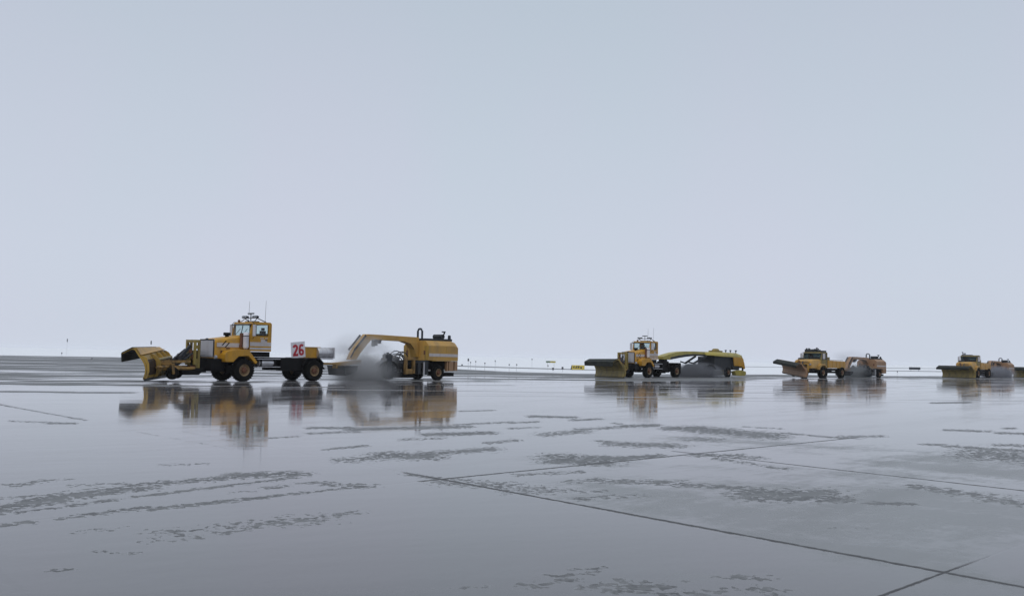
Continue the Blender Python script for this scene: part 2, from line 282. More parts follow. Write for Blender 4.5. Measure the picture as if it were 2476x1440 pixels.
def apron_mat():
    m = bpy.data.materials.new('wet concrete'); m.use_nodes = True; T = m.node_tree; n = T.nodes; k = T.links.new; b = n['Principled BSDF']
    def val(x): return x
    def mth(op, a, b_=None, c=None, clamp=False):
        q = n.new('ShaderNodeMath'); q.operation = op; q.use_clamp = clamp
        for i, z in enumerate((a, b_, c)):
            if z is None: continue
            if isinstance(z, (int, float)): q.inputs[i].default_value = z
            else: k(z, q.inputs[i])
        return q.outputs[0]
    def sm(x, lo, hi):
        q = n.new('ShaderNodeMapRange'); q.interpolation_type = 'SMOOTHSTEP'; k(x, q.inputs['Value'])
        q.inputs['From Min'].default_value = lo; q.inputs['From Max'].default_value = hi; return q.outputs[0]
    def attr(nm):
        q = n.new('ShaderNodeAttribute'); q.attribute_name = nm; return q.outputs['Fac']
    def noise(vec, sc, det=4, rough=.55, scale=(1, 1, 1), rz=0):
        mpn = n.new('ShaderNodeMapping'); mpn.vector_type = 'POINT'; mpn.inputs['Rotation'].default_value = (0, 0, rz); mpn.inputs['Scale'].default_value = scale
        # rotate first, then stretch
        r0 = n.new('ShaderNodeMapping'); r0.inputs['Rotation'].default_value = (0, 0, rz); mpn.inputs['Rotation'].default_value = (0, 0, 0)
        k(vec, r0.inputs[0]); k(r0.outputs[0], mpn.inputs[0])
        q = n.new('ShaderNodeTexNoise'); q.inputs['Scale'].default_value = sc; q.inputs['Detail'].default_value = det; q.inputs['Roughness'].default_value = rough
        k(mpn.outputs[0], q.inputs['Vector']); return q.outputs[0]
    def dot(vec, v):
        q = n.new('ShaderNodeVectorMath'); q.operation = 'DOT_PRODUCT'; k(vec, q.inputs[0]); q.inputs[1].default_value = v; return q.outputs['Value']
    geo = n.new('ShaderNodeTexCoord').outputs['Object']
    # sweeping direction = towards azimuth 46 deg; rotate so that it lies along local x
    nA = noise(geo, 1.0, 5, .6, (.9, 3.2, 1), R(-44))       # patch break-up
    nB = noise(geo, 1.0, 4, .65, (6.0, 6.5, 1), R(-44))      # ragged edges
    nM = noise(geo, 1.0, 3, .5, (.35, .8, 1), R(35))
    nF = noise(geo, 1.0, 3, .6, (14.0, 11.0, 1), R(-44))
    nC = noise(geo, 1.0, 3, .5, (.035, .16, 1), R(-38))     # broad bands
    nD = noise(geo, 1.0, 4, .6, (.10, .55, 1), R(-50))
    nG = noise(geo, 1.0, 3, .55, (.012, .20, 1), R(-12))
    nE = noise(geo, 14.0, 4, .6)                             # aggregate
    dry = attr('dry'); soft = attr('soft'); far = attr('far'); jt = attr('joint')
    s1 = mth('ADD', mth('MULTIPLY', mth('SUBTRACT', nA, .5), 1.1), mth('ADD', mth('MULTIPLY', mth('SUBTRACT', nB, .5), 2.6), mth('MULTIPLY', mth('SUBTRACT', nF, .5), 2.8)))
    dv = mth('ADD', mth('MULTIPLY', dry, .90), mth('MULTIPLY', s1, .85)); dgate = sm(dry, .06, .22)
    dmask = mth('MULTIPLY', sm(dv, .54, .58), dgate)
    rim = mth('MULTIPLY', mth('SUBTRACT', mth('MULTIPLY', sm(dv, .42, .53), dgate), dmask, None, True), mth('MULTIPLY', sm(nE, .4, .7), .8))
    # few stray damp specks everywhere
    s2 = mth('ADD', nC, mth('MULTIPLY', mth('SUBTRACT', nD, .5), .9))
    fmask = mth('MULTIPLY', sm(mth('ADD', mth('MULTIPLY', far, .62), mth('MULTIPLY', mth('SUBTRACT', mth('ADD', nG, mth('ADD', mth('MULTIPLY', nC, .6), mth('MULTIPLY', nD, .6))), 1.1), 2.3)), .22, .52), sm(far, .0, .2))
    mask = mth('MAXIMUM', mth('MULTIPLY', dmask, .92), mth('MULTIPLY', fmask, .95))
    sN = mth('ADD', soft, mth('MULTIPLY', mth('SUBTRACT', nA, .5), .6))
    u = dot(geo, (.7530, .6580, 0)); v = dot(geo, (.6950, -.7190, 0))
    slab = mth('MULTIPLY', mth('MULTIPLY', sm(u, 7.83, 7.95), mth('SUBTRACT', 1, sm(u, 13.4, 14.0))), mth('MULTIPLY', sm(v, -10.0, -8.6), mth('SUBTRACT', 1, sm(v, -3.2, -3.0))))
    soft = mth('ADD', soft, mth('MULTIPLY', slab, .34))
    sN = mth('ADD', soft, mth('ADD', mth('MULTIPLY', mth('SUBTRACT', nA, .5), .9), mth('ADD', mth('MULTIPLY', mth('SUBTRACT', nB, .5), .8), mth('MULTIPLY', mth('SUBTRACT', nM, .5), 1.3))))
    smask = mth('MULTIPLY', sm(sN, .15, .95), sm(soft, .05, .35))
    # slab joints
    def jdist(x, off, sp):
        fr = mth('FRACT', mth('ADD', mth('DIVIDE', mth('SUBTRACT', x, off), sp), .5))
        return mth('MULTIPLY', mth('ABSOLUTE', mth('SUBTRACT', fr, .5)), sp)
    jd = mth('MINIMUM', jdist(u, 7.83, 6.03), mth('MULTIPLY', jdist(v, -9.96, 6.87), mth('ADD', 1.0, mth('MULTIPLY', sm(v, -6, -4), 1.4))))
    jd = mth('ADD', jd, mth('ADD', mth('MULTIPLY', mth('SUBTRACT', nB, .5), .07), mth('MULTIPLY', mth('SUBTRACT', nF, .5), .05)))
    jl = mth('SUBTRACT', 1, sm(jd, .014, .054))
    jv = sm(mth('ADD', jt, mth('MULTIPLY', mth('SUBTRACT', nA, .5), .5)), .22, .7)
    jm = mth('MULTIPLY', jl, mth('MAXIMUM', jv, .07))
    # per-slab tone
    wn = n.new('ShaderNodeTexWhiteNoise'); wn.noise_dimensions = '2D'; cb = n.new('ShaderNodeCombineXYZ')
    k(mth('FLOOR', mth('DIVIDE', mth('SUBTRACT', u, 7.83), 6.03)), cb.inputs[0]); k(mth('FLOOR', mth('DIVIDE', mth('SUBTRACT', v, -9.96), 6.87)), cb.inputs[1]); k(cb.outputs[0], wn.inputs['Vector'])
    def mixc(f, a, c):
        q = n.new('ShaderNodeMixRGB'); k(f, q.inputs[0])
        for i, z in ((1, a), (2, c)):
            if isinstance(z, tuple): q.inputs[i].default_value = (*z, 1)
            else: k(z, q.inputs[i])
        return q.outputs[0]
    base = mixc(wn.outputs['Value'], (.108, .104, .110), (.134, .130, .136))
    base = mixc(mth('MULTIPLY', nE, .6), base, (.088, .085, .09))
    base = mixc(mth('MULTIPLY', smask, .8), base, (.138, .145, .144))
    base = mixc(mask, base, mixc(sm(mth('ADD', nA, mth('MULTIPLY', mth('SUBTRACT', nE, .5), .8)), .35, .65), (.105, .109, .113), (.175, .181, .186)))
    base = mixc(mth('MULTIPLY', rim, .5), base, (.30, .31, .32))
    base = mixc(jm, base, (.085, .087, .091))
    k(base, b.inputs['Base Color'])
    sy = n.new('ShaderNodeSeparateXYZ'); k(geo, sy.inputs[0])
    rng_ = mth('MULTIPLY', sm(sy.outputs['Y'], 24, 48), mth('SUBTRACT', 1, sm(sy.outputs['Y'], 110, 170)))
    nS = noise(geo, 1.0, 3, .6, (.03, .55, 1), R(-14))
    stk = mth('MULTIPLY', mth('MULTIPLY', sm(nS, .54, .62), rng_), .6)
    mask = mth('MAXIMUM', mask, mth('MULTIPLY', stk, .55))
    rg = mth('ADD', .050, mth('MULTIPLY', sm(nD, .42, .7), .06))
    rg = mth('ADD', rg, mth('MULTIPLY', smask, .21))
    rg = mth('MAXIMUM', rg, mth('MULTIPLY', mask, .55)); rg = mth('MAXIMUM', rg, mth('MULTIPLY', jm, .7))
    k(rg, b.inputs['Roughness'])
    sp = mth('SUBTRACT', .5, mth('MAXIMUM', mth('MULTIPLY', smask, .10), mth('MULTIPLY', mth('MAXIMUM', mask, jm), .38))); k(sp, b.inputs['Specular IOR Level'])
    b.inputs['IOR'].default_value = 1.36
    # ripples of the water film, coarse grain where it is drained
    nR = noise(geo, 1.0, 3, .5, (.55, 2.6, 1), R(-48)); nR2 = noise(geo, 1.0, 2, .5, (3.0, 9.0, 1), R(12))
    h = mth('ADD', mth('ADD', mth('MULTIPLY', nR, .0012), mth('MULTIPLY', nS, .0045)), mth('MULTIPLY', nR2, .00022))
    h = mth('ADD', h, mth('MULTIPLY', mth('MULTIPLY', nE, mth('MAXIMUM', mask, mth('MULTIPLY', smask, .15))), .002))
    h = mth('SUBTRACT', h, mth('MULTIPLY', jm, .006))
    bp = n.new('ShaderNodeBump'); bp.inputs['Distance'].default_value = 1.0; bp.inputs['Strength'].default_value = 1.0
    k(h, bp.inputs['Height']); k(bp.outputs[0], b.inputs['Normal'])
    return m
apron()

taxi = mat('damp asphalt', (.13, .13, .14), .5, spec=.3)
def strip(pts):     # [(px, py_top, py_bottom)] far pavement strips running through the snow
    b = MB(); a = [gnd(p[0], p[1]) for p in pts]; c = [gnd(p[0], p[2]) for p in pts]
    vs = [(q[0], q[1], .004) for q in a] + [(q[0], q[1], .004) for q in c]; n = len(pts)
    b.add(vs, [(i, i + 1, n + i + 1, n + i) for i in range(n - 1)])
    tag(b.build('taxiway', taxi), kind='structure')
strip([(1020, 881.0, 883.0), (1110, 883.4, 885.6), (1250, 887.8, 890), (1400, 892, 894), (1460, 893.4, 895)])
strip([(1780, 885.2, 886.4), (1880, 886.6, 887.6), (2180, 889.0, 890.2), (2300, 890.4, 891.4)])
strip([(2140, 895.2, 896.6), (2280, 896.9, 898.6), (2476, 899.5, 901)])

# ---------------------------------------------------------------- vehicle pieces
def wheel(parent, x, y, r=.64, wid=.46, side=1):
    wr = MB(); h = wid / 2
    prof = [(r * .50, -h * .85), (r * .80, -h), (r * .95, -h * .93), (r, -h * .62), (r, h * .62), (r * .95, h * .93), (r * .80, h), (r * .50, h * .85), (r * .50, -h * .85)]
    wr.lathe(prof, (x, y, r), 'y', 36)
    for k in range(26):
        a = 2 * math.pi * k / 26; ca, sa = math.cos(a), math.sin(a)
        for s_, yo in ((1, .32), (-1, -.32)):
            a2 = a + s_ * .06; c2, s2 = math.cos(a2), math.sin(a2); t = Vector((-s2, 0, c2)); rd = Vector((c2, 0, s2)); c0 = Vector((x, y + yo * wid * .8, r))
            rgn = lambda q: [c0 + rd * q + t * (i * .034) + Vector((0, j * wid * .22, 0)) for i, j in ((-1, -1), (1, -1), (1, 1), (-1, 1))]
            wr.loft([rgn(r * .97), rgn(r * 1.012)])
    o = wr.build('wheel', M['rubber'], parent, smooth=True)
    rm = MB(); q = side
    rm.lathe([(r * .57, q * h * .80), (r * .53, q * h * .88), (r * .47, q * h * .8), (r * .40, q * h * .45), (r * .22, q * h * .55), (r * .20, q * h * .85), (r * .02, q * h * .9)], (x, y, r), 'y', 28)
    rm.build('rim', M['rim'], o, smooth=True)
    hb = MB(); hb.lathe([(r * .25, q * h * .58), (r * .215, q * h * .98), (r * .12, q * h * 1.06), (.001, q * h * 1.06)], (x, y, r), 'y', 16)
    for k in range(8):
        a = 2 * math.pi * k / 8; hb.tube([(x + math.cos(a) * r * .31, y + q * h * .5, r + math.sin(a) * r * .31), (x + math.cos(a) * r * .31, y + q * h * .72, r + math.sin(a) * r * .31)], .022, 6)
    hb.build('hub', M['brown'], o, smooth=True)
    return o

def plow(parent, ang=38, cx=4.6, paint='ochre', tilt=.05, half=3.0, lift=.13, grow=.2, flap=.94):
    a = R(ang); ev = np.array([math.sin(a), math.cos(a), 0]); nv = np.array([math.cos(a), -math.sin(a), 0])
    def P(t, nf, z):
        u = (half - t) / (2 * half); zz = lift + u * tilt + min(z, 1.3) * (1 + grow * u) + max(z - 1.3, 0) * (1.15 - grow * 3.6 * u)
        q = np.array([cx, 0, 0]) + ev * t + nv * nf; return (q[0], q[1], zz)
    outer = [(.02, .05), (-.06, .35), (-.07, .62), (.0, .88), (.14, 1.12), (.30, 1.30), (.50, 1.58), (.66, 1.60), (.92, 1.49), (1.16, 1.35)]
    inner = [(1.16, 1.31), (.92, 1.44), (.68, 1.54), (.54, 1.50), (.36, 1.24), (.21, 1.06), (.08, .85), (.01, .61), (.02, .36), (.10, .05)]
    ring = outer + inner; b = MB()
    b.loft([[P(t, f, z) for f, z in ring] for t in np.linspace(-half, half, 7)])
    pl = b.build('snow_plow', M[paint], parent)
    # hanging rubber deflector
    fl = MB(); pf = [(1.14, 1.37), (1.20, 1.35), (1.17, flap), (1.13, flap - .02)]
    fl.loft([[P(t, f, z) for f, z in pf] for t in np.linspace(-half - .02, half + .02, 7)])
    pu = [(.62, 1.53), (1.15, 1.30), (1.15, 1.28), (.62, 1.50)]
    fl.loft([[P(t, f, z) for f, z in pu] for t in np.linspace(-half + .02, half - .02, 4)])
    ft = [(.64, 1.625), (.68, 1.64), (1.19, 1.385), (1.17, 1.36)]
    fl.loft([[P(t, f, z) for f, z in ft] for t in np.linspace(-half - .02, half + .02, 5)])
    fl.build_each('rubber_deflector', M['flap'], pl)
    # upper back plate: paler panel leaning forward
    up = MB(); pp = [(.285, 1.315), (.49, 1.60), (.47, 1.62), (.26, 1.335)]
    up.loft([[P(t, f, z) for f, z in pp] for t in np.linspace(-half + .05, half - .05, 4)])
    pq = [(.20, 1.28), (.31, 1.315), (.29, 1.35), (.18, 1.315)]
    up.loft([[P(t, f, z) for f, z in pq] for t in (-half, half)])
    up.build_each('top_panel', M['tan'], pl)
    # ribs on the back
    for t, dp in ((-half + .04, 1), (-1.9, 1), (-.75, 1), (.75, 1.15), (half - .04, .45)):
        rb = MB(); pr = [(.0, .08), (-.07 - .09 * dp, .12), (-.08 - .26 * dp, .45), (-.06 - .24 * dp, .85), (-.03 - .03 * dp, 1.16), (.10, 1.24), (.24, 1.26)] + [(.10, 1.08), (-.04, .88), (-.10, .62), (-.09, .36)]
        rb.loft([[P(t + dt, f, z) for f, z in pr] for dt in (-.035, .035)]); rb.build('rib', M[paint], pl)
    bt = MB()
    for f, z, r_ in ((-.20, .95, .08), (-.26, .34, .09)): bt.tube([P(-half + .1, f, z), P(.75, f, z)], r_, 10)
    bt.build_each('back_tube', M['olive'], pl, smooth=True)
    bp = MB()
    for t0, t1 in ((-1.85, -.80), (-.70, .70)):
        bp.loft([[P(t, f, z) for f, z in ((-.09, .30), (-.27, .28), (-.30, .62), (-.24, .95), (-.02, .95), (-.09, .62))] for t in (t0, t1)])
    bp.loft([[P(t, f, z) for f, z in ((-.07, .26), (-.11, .26), (-.13, .62), (-.06, .93), (.04, 1.02), (-.0, .93), (-.07, .62))] for t in (.80, half - .35)])
    bp.build_each('bay_shade_plate', M['bay_shade'], pl)  # dark plates: shade of the hollows between ribs put into their colour
    ce = MB(); ce.loft([[P(t, f, z) for f, z in ((-.03, -.02), (.03, -.04), (.10, .12), (.02, .16))] for t in (-half, half)]); ce.build('cutting_edge', M['dark'], pl)
    # push frame towards the truck
    pf = MB()
    H = [(2.75, .55, .72), (2.75, -.55, .72)]
    for hy, t in ((.55, .9), (-.55, -.9)):
        pf.tube([(2.7, hy, .72), P(t, -.35, .50)], .085, 10); pf.bar((2.9, hy * .8, 1.1), P(t * .6, -.3, .85), .08, .14)
    pf.bar(P(-1.3, -.36, .52), P(1.3, -.36, .52), .16, .20); pf.bar((3.3, -.6, .70), (3.3, .6, .70), .14, .14)
    pf.tube([(3.1, .25, .80), P(1.6, -.28, .62)], .06, 8); pf.tube([(3.1, -.25, .80), P(-1.6, -.28, .62)], .06, 8)
    pf.build('push_frame', M['brown2'], pl)
    lk = MB()
    for y_ in (-.35, 0, .35):
        lk.tube([(2.75, y_, 1.55), (3.55, y_ * 1.1, .95)], .06, 8); lk.tube([(3.4, y_ * 1.05, 1.06), P(y_ * 1.2, -.3, .75)], .035, 8)
    lk.bar((2.8, .2, 1.95), (3.45, .3, 1.32), .12, .16); lk.bar((2.8, -.3, 1.75), (3.6, -.2, 1.15), .10, .14); lk.bar((3.35, -.45, 1.30), (3.35, .45, 1.30), .10, .10)
    lk.bar((3.3, .32, 1.38), (3.75, .42, .75), .08, .12); lk.bar((3.5, -.4, 1.2), (3.5, -.4, .7), .08, .08); lk.bar((3.9, .1, 1.25), (3.9, .1, .6), .05, .05)
    lk.build('lift_ram', M['dark'], pl)
    hs = MB()
    for i in range(16):
        y_ = random.uniform(-.5, .5); x_ = random.uniform(2.85, 3.1); x2 = random.uniform(3.7, 4.2); zt = random.uniform(.95, 1.35)
        hs.tube([(x_, y_, 1.3 + random.uniform(-.2, .25)), (x_ + .3, y_, zt + .22), ((x_ + x2) / 2 + .1, y_ + .05, zt - .1), (x2, y_ + random.uniform(-.2, .2), .75)], .026, 6)
    for i in range(5): hs.box(*(lambda x, y, z: (x, x + .16, y, y + .12, z, z + .2))(random.uniform(3.2, 3.9), random.uniform(-.4, .4), random.uniform(.8, 1.15)))
    hs.build_each('hose', M['hose'], pl)
    for t, f in ((.55, -.9), (-1.6, -.75)):
        c = P(t, f, .36); cw = MB(); cw.lathe([(.10, -.10), (.30, -.12), (.345, -.07), (.345, .07), (.30, .12), (.10, .10)], (c[0], c[1], .47), 'y', 24)
        c_o = cw.build('caster_wheel', M['rubber'], pl, smooth=True)
        fk = MB()
        for s_ in (-.15, .15): fk.bar((c[0], c[1] + s_, .46), (c[0] + .06, c[1] + s_, .92), .05, .14)
        fk.box(c[0] - .05, c[0] + .17, c[1] - .18, c[1] + .18, .90, .98); fk.bar((c[0] + .06, c[1], .95), P(t, -.2, .75), .12, .14); fk.tube([(c[0], c[1] - .16, .47), (c[0], c[1] + .16, .47)], .07, 10)
        fk.build('caster_fork', M['brown2'], pl)
    return pl

def hitch_portal(parent, z1=2.31, paint='olive', w=.50):
    h = MB()
    for s_ in (1, -1):
        y0, y1 = sorted((s_ * (w - .16), s_ * w))
        h.box(2.35, 2.45, y0, y1, .72, z1 - .16); h.box(2.58, 2.70, y0, y1, .9, z1 - .16); h.box(2.45, 2.58, y0 + .03, y1 - .03, .72, 1.25); h.box(2.45, 2.58, y0 + .03, y1 - .03, 1.80, 2.0)
    h.box(2.35, 2.70, -w, w, z1 - .16, z1)
    o = h.build('hitch_frame', M[paint], parent, bevel=.012)
    c = MB(); c.box(2.4, 2.9, -.45, .45, .60, .86); c.bar((2.6, -.45, 2.1), (2.6, .2, 1.2), .1, .12); c.build('hitch_bracket', M['brown'], o)
    return o

def light_bar(parent, cx, z, w=.8):
    b = MB(); 
    for s_ in (1, -1):
        b.tube([(cx - .55, s_ * w * .98, z), (cx - .05, s_ * w * .85, z + .22), (cx, s_ * w * .6, z + .26)], .028, 6); b.tube([(cx + .25, s_ * w * .9, z), (cx, s_ * w * .8, z + .2)], .022, 6)
    b.tube([(cx, -w * .8, z + .25), (cx, w * .8, z + .25)], .025, 6); b.tube([(cx, 0, z + .1), (cx, 0, z + .5)], .03, 6); b.box(cx - .05, cx + .05, -.28, .28, z + .48, z + .55)
    b.box(cx - .3, cx + .1, -.45, .45, z - .0, z + .07)
    o = b.build('light_rack', M['dark'], parent)
    for y in (-.72, -.54, -.36, .36, .54, .72):
        y *= w / .8; l = MB(); l.lathe([(.001, .09), (.075, .07), (.085, .0), (.05, -.10), (.001, -.11)], (cx + .04, y, z + .31), 'x', 14); l.build('work_lamp', M['sgn_k'], o, smooth=True)
        f = MB(); f.lathe([(.001, .098), (.065, .085)], (cx + .04, y, z + .31), 'x', 14); f.build('lens', M['lamp'], o)
    return o

def mirror(parent, x, y, z):
    s_ = 1 if y > 0 else -1
    m_ = MB(); m_.box(x, x + .07, min(y, y + s_ * .26), max(y, y + s_ * .26), z - .40, z + .26); o = m_.build('mirror', M['grey'], parent, bevel=.02)
    a = MB(); a.tube([(x + .03, y + s_ * .12, z + .26), (x, y - s_ * .08, z + .42), (x - .05, y - s_ * .32, z + .42)], .016, 6); a.tube([(x + .03, y + s_ * .12, z - .40), (x, y - s_ * .08, z - .55), (x - .05, y - s_ * .32, z - .50)], .016, 6)
    a.build_each('mirror_arm', M['dark'], o); return o

def cab(parent, x0, x1, w, z0, belt, ztop, roof, paint, rear_post=.27, front_post=.26, rake=.12, stripe=None, gl='glass'):
    b = MB(); t = .05
    b.box(x0, x1, -w, w, z0, belt)                                       # lower body
    b.prism([(x0, ztop), (x1 - rake, ztop), (x1 - rake - .02, roof - .05), (x1 - rake - .10, roof), (x0 + .10, roof), (x0, roof - .08)], -w, w)
    for s_ in (1, -1):
        y0, y1 = sorted((s_ * (w - t), s_ * w))
        b.prism([(x0, belt), (x0 + rear_post, belt), (x0 + rear_post, ztop), (x0, ztop)], y0, y1)
        b.prism([(x1 - front_post, belt), (x1, belt), (x1 - rake, ztop), (x1 - front_post, ztop)], y0, y1)
        y0, y1 = sorted((s_ * (w - .09), s_ * (w - t)))
        b.prism([(x1 - .07, belt), (x1, belt), (x1 - rake, ztop), (x1 - rake - .07, ztop)], y0, y1)
    b.box(x0, x0 + .05, -w + t, w - t, belt, belt + .12); b.box(x0, x0 + .05, -w + t, -w * .62, belt + .12, ztop); b.box(x0, x0 + .05, w * .62, w - t, belt + .12, ztop)
    c = b.build('cab', M[paint], parent, bevel=.018)
    g = MB(); g.prism([(x1 - .03, belt), (x1 - .022, belt), (x1 - rake - .022, ztop), (x1 - rake - .03, ztop)], -w + .09, w - .09); g.build('windshield', M[gl], c)
    p = MB(); p.bar((x1 - .02, 0, belt), (x1 - rake - .02, 0, ztop), .045, .03)
    p.bar((x1 + .01, -.5, belt + .04), (x1 - .06, -.15, belt + .38), .02, .02); p.bar((x1 + .01, .3, belt + .04), (x1 - .06, .6, belt + .38), .02, .02); p.build('windshield_post', M['black'], c)
    g = MB(); g.box(x0 + .02, x0 + .026, -w * .62, w * .62, belt + .12, ztop); g.build('rear_window', M[gl], c)
    for s_ in (1, -1):
        g = MB(); y = s_ * (w - .025); g.box(x0 + rear_post, x1 - front_post, min(y, y + .006), max(y, y + .006), belt, ztop); g.build('door_window', M[gl], c)
        f = MB(); yy = s_ * (w + .002); a, d = sorted((yy, yy + s_ * .012)); X0, X1 = x0 + rear_post, x1 - front_post
        for q in ((X0 - .03, X0, belt - .03, ztop), (X1, X1 + .03, belt - .03, ztop), (X0, X1, belt - .03, belt)): f.box(q[0], q[1], a, d, q[2], q[3])
        f.build('window_frame', M['black'], c)
        hd = MB(); hd.box(X0 + .02, X0 + .16, a, d + .02 * s_ if s_ > 0 else d, belt - .30, belt - .25); hd.build('door_handle', M['black'], c)
    v = MB(); v.prism([(x1 - rake - .04, ztop + .02), (x1 + .14, ztop - .06), (x1 + .15, ztop - .035), (x1 - rake - .04, ztop + .05)], -w * .98, w * .98); v.build('sun_visor', M['dark'], c)
    for s_ in (.5, -.5):
        st = MB(); st.box(x0 + .22, x0 + .38, s_ * w - .22, s_ * w + .22, belt - .5, belt + .28); st.box(x0 + .24, x0 + .34, s_ * w - .12, s_ * w + .12, belt + .3, belt + .45); st.build('seat', M['dark'], c, bevel=.02)
    sw = MB(); ring = [(x1 - .42 + math.cos(a) * .06, w * .5 + math.sin(a) * .22, belt + .02 + math.cos(a) * .2) for a in np.linspace(0, 2 * math.pi, 19)]; sw.tube(ring, .018, 6); sw.build('steering_wheel', M['black'], c)
    if stripe:
        z0s, z1s, zg = stripe
        for s_ in (1, -1):
            a, d = sorted((s_ * (w + .001), s_ * (w + .004)))
            sb = MB(); sb.box(x0 + .02, x1 - .02, a, d, z0s, z1s); sb.build('white_stripe', M['white'], c)
            sb = MB(); sb.box(x0 + .02, x1 - .02, a, d, zg, zg + .10); sb.build('grey_stripe', M['grey'], c)
            dc = MB(); a, d = sorted((s_ * (w + .004), s_ * (w + .007))); dc.box(x0 + .3, x0 + .72, a, d, z1s - .06, z1s + .16)
            for i in range(6):
                if i != 2: dc.box(x0 + .28 + i * .085, x0 + .34 + i * .085, a, d, z1s + .20, z1s + .27)
            dc.build('door_decal', M['white'], c)
        rb = MB(); rb.box(x0 - .004, x0 - .001, -w + .05, w - .05, z0s, z1s); rb.build('white_stripe', M['white'], c)
    return c

def antenna(parent, x, y, z0, z1):
    a = MB(); a.tube([(x, y, z0), (x - .03, y, z1)], .011, 5, .007); a.tube([(x, y, z0), (x, y, z0 + .1)], .03, 6); a.build('antenna', M['dark'], parent)

